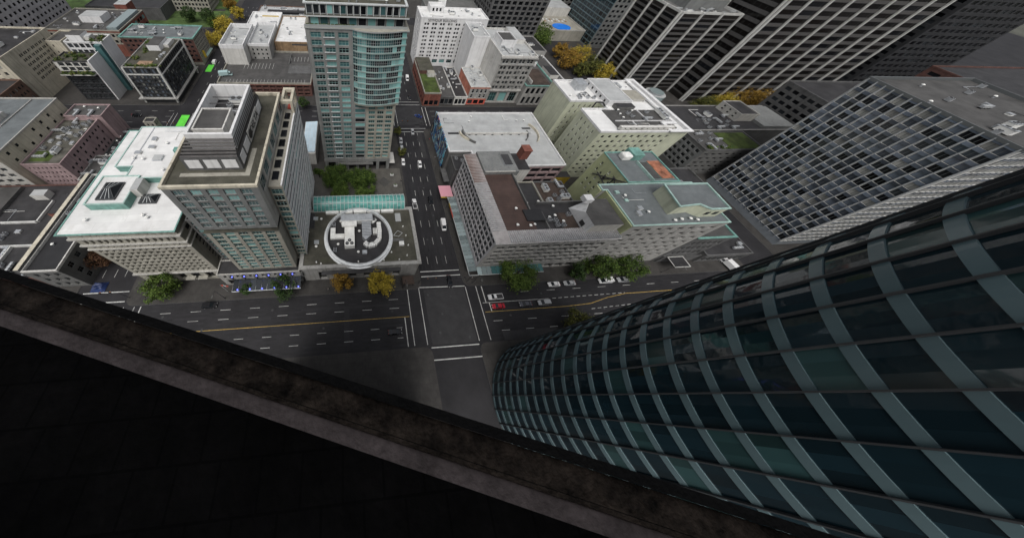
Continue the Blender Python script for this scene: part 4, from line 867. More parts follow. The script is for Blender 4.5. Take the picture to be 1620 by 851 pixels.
e.face([(*out[0], 25.2), (*out[1], 25.2), (*inn[1], 25.75), (*inn[0], 25.75)], 'eave_metal'); e.face([(*out[1], 25.2), (*out[2], 25.2), (*inn[2], 25.75), (*inn[1], 25.75)], 'eave_metal')
e.face([(*out[0], 24.7), (*out[1], 24.7), (*out[1], 25.2), (*out[0], 25.2)], 'white_plaster'); e.face([(*out[1], 24.7), (*out[2], 24.7), (*out[2], 25.2), (*out[1], 25.2)], 'white_plaster')
e.face([(*out[0], 24.7), (45.5, 76.8, 24.7), (45.5, 37.2, 24.7), (*out[1], 24.7)], 'lilac_grey'); e.face([(*out[1], 24.7), (45.5, 37.2, 24.7), (88.4, 37.2, 24.7), (*out[2], 24.7)], 'lilac_grey')
eo = e.build('eave', T)
rb = MB()
for k in range(46):
    y = 40.8+k*.78; rb.box(44.6, y, 25.2, 49.4, y+.1, 25.8, 'eave_rust' if k > 26 else 'galvanised')
for k in range(54):
    x = 49.6+k*.72; rb.box(x, 36.3, 25.2, x+.12, 40.6, 25.8, 'galvanised')
rb.build('rib', eo)
boxpart(T, 'brown_membrane', 49.45, 40.65, 24.61, 60.3, 65.4, 25.4, 'brown_roof'); boxpart(T, 'sunken_hatch', 58.0, 44.0, 25.404, 64.5, 48.6, 25.9, 'tar', 'asphalt_patch')
nb = boxpart(T, 'raised_roof', 49.45, 65.5, 24.61, 63.2, 76.7, 26.8, 'grey_concrete', 'grey_concrete'); boxpart(nb, 'coping', 49.5, 65.3, 26.804, 61.5, 65.7, 27.1, 'pale_stone'); boxpart(nb, 'roof_grille', 58.2, 68.4, 26.81, 61.4, 74.2, 27.6, 'galvanised', 'steel_dark')
boxpart(T, 'stair_block', 63.4, 68.8, .15, 70.6, 78.2, 24.0, 'offwhite_plaster', 'tar'); ch = boxpart(T, 'chimney', 68.2, 74.6, 24.004, 71.4, 78.0, 28.5, 'red_brick', 'tar'); boxpart(ch, 'chimney_cap', 68.0, 74.4, 28.504, 71.6, 78.2, 28.8, 'red_brick')
boxpart(T, 'parapet', 60.6, 48.4, 24.61, 61.0, 66, 25.9, 'dark_concrete', 'mid_concrete'); boxpart(T, 'parapet', 64.6, 51.4, 24.61, 88, 51.9, 25.8, 'dark_concrete', 'mid_concrete'); boxpart(T, 'parapet', 64.6, 40.8, 24.61, 65.0, 47.8, 25.5, 'dark_concrete', 'mid_concrete')
pw_ = MB()   # mansard house with white ends
b0 = rect(76.4, 39.0, 87.0, 49.4); t0 = rect(79.0, 39.0, 87.0, 47.0)
pw_.face([(76.4, 49.4, 24.62), (76.4, 39.0, 24.62), (76.4, 39.0, 29.8), (76.4, 44.2, 29.8)], 'white_plaster')
pw_.face([(76.4, 39.0, 24.62), (87, 39.0, 24.62), (87, 39.0, 29.8), (76.4, 39.0, 29.8)], 'pale_stone')
pw_.face([(87, 39, 24.62), (87, 49.4, 24.62), (87, 49.4, 29.8), (87, 39, 29.8)], 'brown_roof')
pw_.face([(76.4, 39.0, 29.8), (87, 39, 29.8), (87, 49.4, 29.8), (81.2, 49.4, 29.8), (76.4, 44.2, 29.8)], 'tar_light')
pw_.face([(81.2, 49.4, 29.8), (87, 49.4, 29.8), (87, 49.4, 24.62), (81.2, 49.4, 24.62)], 'white_plaster')
pw_.face([(76.4, 49.4, 24.62), (76.4, 44.2, 29.8), (81.2, 49.4, 29.8)], 'white_plaster')
po = pw_.build('roof_house', T); boxpart(T, 'brown_membrane', 70.5, 41.0, 24.612, 76.0, 47.5, 24.7, 'brown_gravel'); boxpart(po, 'door', 76.28, 41.2, 25.4, 76.39, 43, 27.2, 'steel_dark'); boxpart(po, 'dormer', 77.6, 47.8, 29.81, 80.4, 50.2, 31.6, 'white_plaster')
for k, x, y in (('roof_vent', 55.8, 49.2), ('roof_vent', 53.8, 42.6), ('roof_vent', 60.4, 43.0), ('roof_vent', 58.2, 42.2), ('condenser', 74.4, 46.4), ('condenser', 68.4, 42.4), ('roof_vent', 67, 45.6), ('roof_vent', 70.5, 50.2), ('roof_vent', 63.8, 45.8)): unit(T, k, x, y, 25.41 if x < 60.2 else 24.61)
cn = MB()
for k in range(21):
    y = 35.6+k*1.7; cn.face([(42.3, y, 3.9), (45.4, y, 4.3), (45.4, y+1.55, 4.3), (42.3, y+1.55, 3.9)], 'glass_canopy'); cn.box(42.25, y+1.56, 3.9, 45.45, y+1.66, 4.02, 'frame_dark')
for k in range(14):
    x = 45.6+k*1.9; cn.face([(x, 34.2, 3.9), (x+1.75, 34.2, 3.9), (x+1.75, 37.1, 4.3), (x, 37.1, 4.3)], 'glass_canopy' if k < 3 else 'glass_teal'); cn.box(x+1.76, 34.2, 3.9, x+1.86, 37.15, 4.02, 'frame_dark')
cn.box(42.1, 34.0, 3.7, 42.24, 71.4, 4.0, 'frame_white'); cn.box(42.1, 34.0, 3.702, 72, 34.14, 4.002, 'frame_white'); cn.build('street_canopy', T)
boxpart(T, 'canopy_sign', 41.95, 60, 3.6, 42.09, 65, 4.5, 'red_paint'); boxpart(T, 'canopy_sign', 41.95, 65.2, 3.6, 42.09, 67.5, 4.5, 'cab_yellow')
# courtyard roofs inside the store block
LC = building('dark_courtyard_roof', 'small dark flat roof in the yard behind the department store', 'building', (63.6, 53, 73.0, 66.5), 19.4, 'mid_concrete', 'tar', ph=.6, pmat='tan_stone'); unit(LC, 'roof_vent', 71, 56.5, 18.81); clutter(LC, 64.5, 54, 67, 65, 18.82, 4, 20, ('condenser', 'roof_vent'))
LD = building('brown_plant_roof', 'brown gravel roof set with white air units behind the department store', 'building', (73.4, 53, 86.0, 66.8), 19.0, 'mid_concrete', 'brown_gravel', ph=.6, pmat='dark_concrete'); clutter(LD, 75.5, 55, 84.8, 65.5, 18.42, 11, 21, ('air_handler', 'condenser', 'air_handler', 'duct'))

# ------------------------------------------------------------------ P: white parkade with mural
Pp = [(44.4, 89.6), (55, 89.6), (55, 79.6), (97.6, 79.6), (97.6, 119), (44.4, 119)]
P = thing('white_roofed_parkade', (70, 100, 0), 'parkade with a pale white roof deck, curved ramp walls and a painted street wall', 'parkade')
mb = MB(); wins = []
facade(mb, wins, Pp[0], Pp[1], 0, 14.2, None, 'mid_concrete'); facade(mb, wins, Pp[1], Pp[2], 0, 14.2, None, 'mid_concrete')
facade(mb, wins, Pp[2], Pp[3], 0, 14.2, dict(a=2, b=13.6, n=8, f=3, w=.88, h=.66, m=.4, st='plain', dep=.5), 'pink_plaster')
facade(mb, wins, Pp[3], Pp[4], 0, 14.2, None, 'mid_concrete'); facade(mb, wins, Pp[4], Pp[5], 0, 14.2, None, 'offwhite_plaster'); facade(mb, wins, Pp[5], Pp[0], 0, 14.2, dict(a=.4, b=3.6, n=6, f=1, w=.7, h=.9, m=1, st='plain'), 'dark_concrete')
mb.build('wall', P); set_windows(P, wins)
boxpart(P, 'mural_panel', 43.9, 93, 1.5, 44.38, 119.0, 15.6, 'mural'); boxpart(P, 'canopy', 42.6, 80.5, 3.6, 45.3, 89, 3.9, 'dark_concrete')
r = MB(); r.face([(x, y, 14.2) for x, y in Pp], 'grey_membrane'); r.build('roof', P)
q = MB(); ring(q, Pp, .1, .35, 14.204, 15, 'white_plaster'); q.build('parapet', P)
boxpart(P, 'ramp_wall', 55.5, 101.6, 14.21, 88, 102.1, 15.5, 'offwhite_plaster')
boxpart(P, 'ramp_deck', 55.4, 102.104, 14.21, 90, 108.5, 15.0, 'grey_membrane'); boxpart(P, 'ramp_opening', 47, 102.3, 14.21, 52.5, 103.6, 14.3, 'asphalt_patch'); boxpart(P, 'ramp_opening', 86.4, 105.0, 15.01, 91, 106.2, 15.05, 'asphalt_patch')
def curved(cx, cy, r, a0, a1, z0, z1, mat='cream_plaster', w=.45):
    mb = MB(); n = 14; rings = []
    for k in range(n+1):
        a = math.radians(a0+(a1-a0)*k/n); c, s = math.cos(a), math.sin(a)
        rings.append([(cx+r*c, cy+r*s, z0), (cx+(r+w)*c, cy+(r+w)*s, z0), (cx+(r+w)*c, cy+(r+w)*s, z1), (cx+r*c, cy+r*s, z1)])
    mb.loft(rings, mat); return mb.build('ramp_wall', P)
curved(59.5, 103.5, 6.4, 180, 245, 14.21, 15.4); curved(63.5, 103.2, 8.8, 170, 240, 14.21, 15.4, 'mid_concrete'); curved(80.5, 103.2, 7.6, 5, -50, 14.21, 15.3, 'mid_concrete'); curved(83, 103, 10.4, 35, -40, 14.21, 15.4)
for i, x in enumerate((57, 60.5, 64.8, 69, 74, 78.6, 83)): boxpart(P, 'deck_drain', x, 101.35, 14.22, x+1.1, 101.58, 14.6, 'steel_dark')
DK = building('dark_stair_block', 'small dark concrete stair block between the store and the parkade', 'building', (45.4, 79.8, 51.8, 88.9), 12.8, 'dark_concrete', 'tar', ph=.5); unit(DK, 'condenser', 47.5, 87, 12.31); unit(DK, 'condenser', 50, 85.6, 12.31)

# ------------------------------------------------------------------ H: pale green hotel, E-shaped
Hp = [(106.6, 84.8), (143.5, 84.8), (149.5, 84.8), (149.5, 126), (104.6, 126), (104.6, 107.6), (120, 107.6), (120, 101.4), (106.6, 101.4)]
hw = dict(a=2.5, b=28.4, n=11, f=9, w=.4, h=.5, m=1, st='punched')
H = building('pale_green_hotel', 'pale green plastered hotel with white parapets and a deep light well', 'building', Hp, 30, 'pale_green_plaster', 'white_membrane', {0: dict(hw, n=10), 8: dict(hw, n=4, f=8, w=.22, st='sash', m=2), 4: None, 5: dict(hw, n=4, f=8, w=.22, st='sash', m=2), 6: dict(hw, n=4), 7: dict(hw, n=4), 2: dict(hw, n=10)}, ph=.9, pw=.5, pmat='white_plaster')
band(H, 'cornice', [(140, 84.8), (149.5, 84.8), (149.5, 126), (146, 126), (146, 90), (140, 90)], 30.01, 30.4, .9, 'white_plaster', inn=.6)
wallbox(H, 'roof_storey', 121, 104, 29.12, 133, 124, 32.0, 'white_plaster', 'grey_membrane', .4, None, {3: dict(a=29.6, b=31.4, n=5, f=1, w=.35, h=.7, m=1, st='plain')})
boxpart(H, 'grey_roof_area', 117, 87.4, 29.104, 145.5, 100.6, 29.6, 'mid_concrete', 'tar_light'); boxpart(H, 'roof_curb', 118, 92.0, 29.61, 145, 92.3, 30.0, 'white_plaster'); boxpart(H, 'roof_curb', 126, 88, 29.61, 126.3, 91.996, 30.0, 'white_plaster'); boxpart(H, 'roof_curb', 134, 92.304, 29.61, 134.3, 100, 30.0, 'white_plaster')
boxpart(H, 'water_tank', 112.4, 117, 29.12, 117.2, 122.8, 32.6, 'galvanised'); boxpart(H, 'raised_light', 136, 108, 29.12, 144, 116, 30.4, 'pale_stone', 'tan_stone'); boxpart(H, 'plant_deck', 124, 100.8, 29.61, 133, 103.9, 31, 'mid_concrete', 'tar')
wallbox(H, 'lower_storey', 116, 85.9, 29.61, 142, 87.2, 31.2, 'offwhite_plaster', 'white_membrane', .2, None, {0: dict(a=29.7, b=30.9, n=9, f=1, w=.3, h=.6, m=1, st='plain')})
clutter(H, 122, 93.4, 144, 99.8, 29.62, 10, 22, ('duct', 'condenser', 'air_handler', 'roof_vent')); clutter(H, 106, 110, 120, 116, 29.12, 6, 23, ('roof_vent', 'condenser')); clutter(H, 134, 118, 146, 124, 29.12, 4, 24)
ex = MB(); ex.tube((121, 103, 29), (118.4, 104.4, 31), .35, .35, 'steel_dark'); ex.tube((118.4, 104.4, 31), (115, 104.4, 31), .35, .35, 'steel_dark'); ex.tube((115, 104.4, 31), (115, 104.4, 3), .35, .35, 'steel_dark'); ex.build('flue', H)
boxpart(H, 'yard_wall', 98.2, 80.2, .15, 106.5, 84, 5.5, 'cab_yellow', 'tar')

# ------------------------------------------------------------------ G: green trimmed office with annexes
Gp = [(88.4, 37.6), (123.8, 37.6), (123.8, 55.0), (86.6, 55.0), (86.6, 52.3), (88.4, 52.3)]
G = building('green_trimmed_office', 'office block with blue grey roof, green copper rim and sloped roof house', 'building', Gp, 31, 'grey_stone', 'blue_grey_roof', {0: dict(a=5.5, b=29.6, n=8, f=7, w=.5, h=.42, m=1.5, st='plain', dep=.35), 1: dict(a=5.5, b=29.6, n=5, f=7, w=.5, h=.42, m=1.5, st='plain')}, ph=.35, pw=.35, pmat='pale_copper')
boxpart(G, 'green_flank', 87.9, 37.7, 5, 88.38, 52.2, 30.6, 'yellow_green_plaster'); boxpart(G, 'green_flank', 86.1, 52.4, 5, 86.58, 54.9, 30.6, 'yellow_green_plaster')
gh = [(103.4, 41.6), (111, 42.2), (113.6, 40.2), (120.2, 40.2), (121, 50.6), (104.8, 50.6)]
mb = MB(); mb.prism(gh, 30.66, 35.2, 'pale_green_plaster', 'blue_grey_roof'); o = mb.build('roof_house', G); q = MB(); ring(q, gh, .25, .2, 35.2, 35.6, 'pale_copper'); q.build('edge', o)
for x in (113.9, 117.0): boxpart(o, 'window', x, 40.05, 32.2, x+1.5, 40.18, 33.6, 'glass_dark')
boxpart(G, 'roof_hatch', 90.6, 50.6, 30.66, 92, 51.8, 31.2, 'pale_copper'); boxpart(G, 'roof_hatch', 92.0, 47.2, 30.66, 93.2, 48.2, 31.1, 'pale_copper'); clutter(G, 100, 38.6, 113, 39.6, 30.66, 4, 25, ('roof_vent',))
g2 = [(98.8, 55.5), (119.6, 55.5), (119.6, 71.2), (98.8, 71.2)]
G2 = building('green_rear_wing', 'rear wing with pale green windowed flank and blue grey roof', 'building', g2, 31, 'yellow_green_plaster', 'blue_grey_roof', {3: dict(a=14, b=29, n=5, f=5, w=.3, h=.42, m=1.5, st='sash', skip=.1), 2: None}, ph=.35, pmat='copper_green')
boxpart(G2, 'water_tank', 103.2, 66.4, 30.66, 106.8, 69.4, 33, 'duct_white', bevel=.5); boxpart(G2, 'copper_house', 106.9, 66.6, 30.66, 111.2, 71, 33.4, 'copper_green', 'copper_green'); boxpart(G2, 'sunken_floor', 113.4, 57, 30.66, 118.6, 66, 30.9, 'copper_green', 'orange_floor'); boxpart(G2, 'deck', 109, 57, 30.66, 113, 65.4, 30.85, 'copper_green', 'tar_light'); boxpart(G2, 'low_wall', 108.6, 56, 30.66, 108.9, 65.5, 31.6, 'pale_copper')
tr = MB()
for p, q in (((98.6, 55.8, 30.3), (98.6, 68, 22)), ((98.6, 55.8, 22.5), (98.6, 67, 24)), ((98.6, 60, 28), (98.6, 60, 22.8)), ((98.6, 63.5, 26), (98.6, 63.5, 23.4)), ((98.6, 60, 28), (98.6, 63.5, 23.4)), ((98.6, 55.8, 24), (98.6, 60, 28))): tr.tube(p, q, .22, .22, 'steel_dark', 5)
tr.build('steel_brace', G2)
LF = building('green_edged_annex', 'low annex with dark roof and bright green copper edge beyond the office', 'building', (124.0, 37.4, 139.6, 53), 20.3, 'dark_concrete', 'tar_light', {0: dict(a=2, b=18, n=6, f=4, w=.5, h=.5, m=1, st='plain')}, ph=.4, pmat='copper_green', cop=.35); unit(LF, 'roof_vent', 136, 44, 19.91); clutter(LF, 126, 46, 136, 52, 19.92, 5, 26)
MQ = building('marquee_shop', 'dark low shop with a white edged marquee over the pavement', 'building', (125, 36.8, 142, 37.3), 5, 'dark_concrete', 'tar', ph=.3)
q = MB(); q.box(126.4, 32.4, 4.4, 133.2, 36.75, 4.9, 'tar'); ring(q, rect(126.4, 32.4, 133.2, 36.75), .12, .12, 4.905, 5.1, 'stripe_pale'); q.build('marquee', MQ)
LG = building('dark_plaza_roof', 'low dark roof with skylights beyond the marquee shop', 'building', (142.5, 36, 164, 56), 6.5, 'dark_concrete', 'tar', {0: dict(a=1, b=5, n=8, f=1, w=.7, h=.7, m=.6, st='plain')}, ph=.4); clutter(LG, 145, 38, 162, 54, 6.12, 12, 27)
LH = building('lane_store', 'plain grey store with a tar roof in the lane behind the green office', 'building', (121, 57, 164, 79), 12, 'dark_concrete', 'tar', {0: dict(a=2, b=11, n=9, f=2, w=.5, h=.5, m=1, st='plain')}); clutter(LH, 124, 60, 160, 76, 11.32, 12, 28)

# ------------------------------------------------------------------ beyond the parkade: north-east block
Sy = building('white_terracotta_building', 'white ten storey block with painted sign lettering and paired windows', 'building', (46.2, 195.5, 91.6, 214), 32, 'white_plaster', 'white_membrane', {0: [dict(a=2.5, b=6, n=8, f=1, w=.7, h=.7, m=1, st='tealdark'), dict(a=6.6, b=29.4, n=8, k=2, f=9, w=.6, h=.55, gap=.5, m=1.5, st='punched')], 3: [dict(a=2.5, b=29.4, n=4, k=2, f=10, w=.6, h=.55, m=1, st='punched')]}, ph=.8, pmat='white_plaster')
text(Sy, 'SEYMOUR BUILDING', 2.1, (60.5, 195.42, 30.2), (PI/2, 0, 0), 'letter_dark', .05)
sy = wallbox(Sy, 'penthouse', 53.4, 205, 31.22, 62.6, 213.4, 35, 'white_plaster', 'white_membrane', .2, None, {0: dict(a=31.8, b=34.6, n=3, f=1, w=.55, h=.7, m=1, st='plain')}); boxpart(Sy, 'sign_box', 60.5, 214.2, 31.3, 66, 216, 38.5, 'white_plaster')
AU = building('terracotta_front_block', 'eight storey block with ornate grey front and blank white flank', 'building', (85.6, 150.4, 107.2, 188), 30, 'offwhite_plaster', 'grey_membrane', {0: [dict(a=.6, b=8, n=3, f=1, w=.72, h=.85, m=.8, st='tealdark', dep=.6, mat='grey_stone'), dict(a=9.4, b=24.6, n=4, k=2, f=5, w=.72, h=.62, gap=.4, m=.8, st='punched', mat='grey_stone', dep=.5), dict(a=25.2, b=28.4, n=4, k=2, f=1, w=.72, h=.7, gap=.4, m=.8, st='sash', mat='grey_stone')], 3: dict(a=16, b=25, n=3, f=4, w=.06, h=.3, m=6, st='plain')}, ph=1.0, pmat='offwhite_plaster')
for z, o in ((8.3, .5), (24.7, .5), (28.6, 1.1)): boxpart(AU, 'cornice', 85.3, 150.4-o, z, 107.5, 150.39, z+.6, 'grey_stone')
wallbox(AU, 'penthouse', 89, 163, 29.02, 98, 175, 33, 'white_plaster', 'tar_light', .6); boxpart(AU, 'roof_room', 100, 168, 29.02, 106, 186, 31.5, 'offwhite_plaster', 'grey_membrane'); clutter(AU, 88, 153, 105, 161, 29.02, 5, 29)
AW = building('white_party_block', 'white blank walled block behind the ornate grey front', 'building', (75, 172, 85.3, 193), 31, 'white_plaster', 'grey_membrane', ph=.8)
RN = building('narrow_red_flank_shop', 'narrow shop with salmon red flank wall and grey roof of air units', 'building', (72.6, 148.2, 85.2, 171.5), 12.4, 'salmon_stucco', 'grey_membrane', {0: [dict(a=.5, b=3.6, n=3, f=1, w=.8, h=.9, m=.6, st='plain', mat='red_paint'), dict(a=4.4, b=11, n=4, f=2, w=.5, h=.72, m=.8, st='sash', mat='grey_stone')]}, ph=.5, pmat='offwhite_plaster'); clutter(RN, 75, 150, 84, 170, 11.92, 13, 30, ('air_handler', 'roof_hatch', 'air_handler'))
BK = building('black_roofed_diner', 'single storey diner with a black roof and white side wall', 'building', (64.2, 147.6, 72.4, 184), 6, 'offwhite_plaster', 'tar', {0: dict(a=.4, b=4.6, n=3, f=1, w=.85, h=.85, m=.4, st='plain')}, ph=.7, pmat='offwhite_plaster'); clutter(BK, 65.6, 158, 71.4, 182, 5.32, 12, 31)
BB = building('grey_roofed_bar', 'single storey bar with a grey roof between brick corner and black diner', 'building', (55, 148, 64, 186), 5.5, 'dark_concrete', 'tar_light', {0: dict(a=.4, b=4.4, n=3, f=1, w=.85, h=.85, m=.4, st='plain')}, ph=.4); clutter(BB, 57, 156, 63, 182, 5.12, 8, 32)
BR = building('brick_corner_shop', 'brick corner building with a mossy green sunken roof', 'building', (44, 146.6, 54.6, 189), 9.2, 'red_brick', 'moss', {0: dict(a=.5, b=4, n=3, f=1, w=.8, h=.9, m=.6, st='plain'), 3: [dict(a=.5, b=4, n=9, f=1, w=.7, h=.9, m=.6, st='plain'), dict(a=4.6, b=8, n=12, f=1, w=.4, h=.6, m=1, st='punched')]}, ph=1.0, pmat='tan_stone'); boxpart(BR, 'raised_roof', 44.5, 170, 8.22, 54.2, 188, 10.4, 'dark_brick', 'gravel_roof'); boxpart(BR, 'stair_house', 49.5, 166, 8.22, 54, 169.9, 10.8, 'offwhite_plaster', 'tan_stone')
GY = building('grey_arcade_block', 'grey stone block with tall openings and brown flat roofs beside the pale green hotel', 'building', (107.6, 147.8, 126.4, 192), 13.8, 'grey_stone', 'tar_light', {0: [dict(a=.6, b=6.4, n=5, f=1, w=.6, h=.84, m=.8, st='plain', dep=.6), dict(a=7.6, b=12.2, n=5, f=1, w=.62, h=.84, m=.8, st='plain', dep=.6)]}, ph=.5, pmat='copper_green', cop=.35)
boxpart(GY, 'brown_membrane', 112, 150, 13.31, 124, 168, 13.6, 'brown_gravel'); boxpart(GY, 'roof_wall', 111.4, 150, 13.31, 111.8, 188, 15.2, 'offwhite_plaster'); boxpart(GY, 'roof_room', 114, 172, 13.31, 124, 178, 15.4, 'white_plaster', 'white_membrane')
GZ = building('brown_roofed_rear_block', 'long low block with brown roof and white roof rooms behind the grey arcade', 'building', (126.8, 150, 139, 200), 12, 'offwhite_plaster', 'tar_light', ph=.6, pmat='white_plaster'); boxpart(GZ, 'roof_room', 129, 160, 11.42, 135, 172, 14, 'offwhite_plaster', 'tar'); clutter(GZ, 128, 176, 138, 198, 11.42, 6, 33)
R6 = building('dark_lane_roof', 'low grey roof behind the ornate front, in front of the dark tower', 'building', (92, 190.5, 140, 215), 15, 'grey_stone', 'tar', ph=.6); clutter(R6, 95, 193, 136, 212, 14.42, 10, 34)
DS = building('dark_grid_tower', 'dark stone tower with vertical piers rising behind the white lettered block', 'building', (104, 226, 148, 262), 62, 'dark_concrete', 'tar', {0: dict(a=1, b=60, n=9, f=18, w=.66, h=.72, m=.8, st='plain', dep=.6), 1: dict(a=1, b=60, n=7, f=18, w=.66, h=.72, m=.8, st='plain', dep=.6), 3: dict(a=1, b=60, n=7, f=18, w=.66, h=.72, m=.8, st='plain', dep=.6)})
GS = building('grey_blank_slab', 'plain grey roof slab behind the white lettered block', 'building', (60, 226, 103, 262), 22, 'grey_concrete', 'mid_concrete', ph=.4); clutter(GS, 64, 230, 100, 258, 21.62, 6, 36)
CV = building('pool_terrace_building', 'broad low building with a tan roof terrace and a blue pool', 'building', (156, 244, 205, 300), 9, 'tan_stone', 'tan_stone', ph=.8, pmat='pale_stone')
mb = MB(); mb.loft([[(186.5+8*math.cos(2*PI*k/28), 252+7*math.sin(2*PI*k/28), z) for k in range(28)] for z in (8.21, 8.6)], 'pool_blue'); mb.build('pool', CV); boxpart(CV, 'upper_block', 158, 276, 8.21, 204, 299, 15, 'offwhite_plaster', 'grey_membrane'); planting(CV, 158, 246, 176, 262, 8.2, 18, 6)
for k in range(14): boxpart(CV, 'sun_lounger', 176+(k % 7)*3.4, 263+(k//7)*4, 8.21, 177+(k % 7)*3.4, 265+(k//7)*4, 8.6, 'white_plaster' if k % 3 else 'wood_deck')

# ------------------------------------------------------------------ towers to the east
BT = building('blue_glass_tower', 'blue glass and concrete tower standing behind the pool terrace', 'building', (205, 232, 262, 280), 72, 'grey_concrete', 'tar', {0: [dict(a=2, b=70, n=3, f=20, w=.6, h=.5, m=1, m2=44, st='plain')], 3: dict(a=1, b=70, n=10, f=20, w=.94, h=.8, m=.5, st='navy', mat='spandrel_blue', dep=.1)})
BW = building('pale_grid_block', 'pale grid fronted block beyond the blue glass tower', 'building', (206, 300, 256, 330), 60, 'grey_stone', 'tar', {0: dict(a=2, b=58, n=11, f=16, w=.6, h=.6, m=.6, st='plain'), 3: dict(a=2, b=58, n=7, f=16, w=.6, h=.6, m=.6, st='plain')})
def striped(name, label, x0, y0, x1, y1, z, nb, nw):
    t = building(name, label, 'building', (x0, y0, x1, y1), z, 'bronze_spandrel', 'mid_concrete', {0: dict(a=3, b=z-3, n=nb, f=15, w=.86, h=.6, m=.6, st='bronze', spandrel='bronze_band', mat='bronze_spandrel', dep=.25), 3: dict(a=3, b=z-3, n=nw, f=15, w=.86, h=.6, m=.6, st='bronze', spandrel='bronze_band', mat='bronze_spandrel', dep=.25)}, ph=1.2, pmat='stripe_pale', limit=100)
    L = (x1-x0-1.2)/nb
    for k in range(nb+1): boxpart(t, 'stone_pier', x0+.6+k*L-.45, y0-.9, .2, x0+.6+k*L+.45, y0-.001, z-.1, 'stripe_pale')
    L = (y1-y0-1.2)/nw
    for k in range(nw+1): boxpart(t, 'stone_pier', x0-.9, y0+.6+k*L-.45, .2, x0-.001, y0+.6+k*L+.45, z-.1, 'stripe_pale')
    return t
D1 = striped('dark_striped_tower', 'dark bronze tower with pale stripes and a grey plant room, lower of the pair', 191.7, 166, 232, 202, 49.5, 3, 3)
D2 = striped('dark_striped_tower', 'forward dark bronze tower with pale stripes, the larger of the striped pair', 232.8, 153.5, 335, 180, 68, 8, 1)
boxpart(D1, 'plant_room', 200, 174, 48.32, 226, 196, 53, 'grey_concrete', 'mid_concrete'); clutter(D1, 194, 168, 230, 172.5, 48.32, 8, 37); clutter(D2, 236, 158, 330, 176, 66.82, 20, 38)
ex = MB(); ex.cyl(212, 157, .15, 4, 6.5, 'glass_canopy', 24, top='grey_membrane'); ex.cyl(212, 157, 4.004, 5.2, 4.6, 'galvanised', 24, top='glass_canopy'); 
PV = thing('round_entrance_pavilion', (212, 157, 0), 'low round glass entrance pavilion at the foot of the striped towers', 'pavilion'); ex.build('drum', PV)
R1p = rect(172, 85, 206, 99)
R1 = building('grey_grid_block', 'grey block with deep square window grid and a mossy green roof', 'building', R1p, 18, 'mid_concrete', 'tar_light', {3: dict(a=3.4, b=16.4, n=4, f=5, w=.62, h=.62, m=1, st='punched', mat='grey_concrete', dep=.6), 0: dict(a=2, b=16.4, n=8, f=5, w=.55, h=.42, m=1, st='plain', dep=.4)}, ph=.5, pmat='dark_concrete')
boxpart(R1, 'moss_roof', 188, 86, 17.51, 205, 98, 17.7, 'moss'); clutter(R1, 174, 87, 187, 98, 17.52, 7, 39, ('duct', 'condenser', 'air_handler')); planting(R1, 173, 86, 188, 87.5, 17.5, 8, 8)
R2 = building('long_tar_roof_block', 'long block with a dark tar roof and a white roof house behind the mossy roof', 'building', (172, 99.4, 240, 121), 18.5, 'mid_concrete', 'tar', {3: dict(a=3, b=17, n=4, f=4, w=.4, h=.5, m=1, st='plain')}, ph=.4, pmat='grey_stone')
wallbox(R2, 'roof_house', 208, 107, 18.12, 219, 119.5, 22.5, 'pale_stone', 'tar', .4, None, {3: dict(a=18.8, b=22, n=3, f=2, w=.3, h=.5, m=1, st='plain')}); clutter(R2, 186, 101, 206, 112, 18.12, 12, 40, ('duct', 'condenser', 'air_handler', 'duct')); boxpart(R2, 'ramp', 219.5, 101, 18.12, 239, 119, 19.4, 'grey_concrete', 'grey_concrete')
R3 = building('white_mullion_office', 'glass office tower with a pale square grid of mullions', 'building', (188.5, 42, 236, 80.5), 58, 'mullion_grey', 'tar_light', {0: dict(a=3, b=57, n=19, f=17, w=.86, h=.66, m=.5, st='office', dep=.35, mat='stripe_pale', spandrel='glass_office'), 3: dict(a=3, b=57, n=15, f=17, w=.86, h=.66, m=.5, st='office', dep=.35, mat='stripe_pale', spandrel='glass_office'), 2: dict(a=3, b=57, n=17, f=17, w=.86, h=.66, m=.5, st='office', dep=.35, mat='stripe_pale', spandrel='glass_office')}, ph=1, pmat='frame_grey')
clutter(R3, 192, 46, 232, 76, 57.02, 14, 41)
for k in range(16): boxpart(R3, 'mullion_fin', 188.1, 42.5+k*2.5-.12, 3, 188.49, 42.5+k*2.5+.12, 57.5, 'galvanised')
for k, (x0, y0, x1, y1, z, m, lab) in enumerate(((250, 84, 310, 128, 30, 'dark_concrete', 'dark office block at the far eastern corner beyond the tar roof block'), (250, 36, 330, 78, 36, 'bronze_spandrel', 'bronze office block behind the white mullion office'), (340, 150, 400, 210, 70, 'charcoal_panel', 'charcoal tower beyond the striped pair'), (330, 60, 410, 128, 40, 'dark_brick', 'dark brick tower on the far eastern block'), (180, -44, 280, 8, 44, 'charcoal_panel', 'charcoal office slab across the avenue from the white mullion office'))):
    building('office_block', lab, 'building', (x0, y0, x1, y1), z, m, 'tar', {0: dict(a=3, b=z-1.5, n=12, f=int(z/3.6), w=.7, h=.55, m=1, st='plain', spandrel=m), 3: dict(a=3, b=z-1.5, n=10, f=int(z/3.6), w=.7, h=.55, m=1, st='plain', spandrel=m), 2: dict(a=3, b=z-1.5, n=10, f=int(z/3.6), w=.7, h=.55, m=1, st='plain', spandrel=m)}, limit=100)

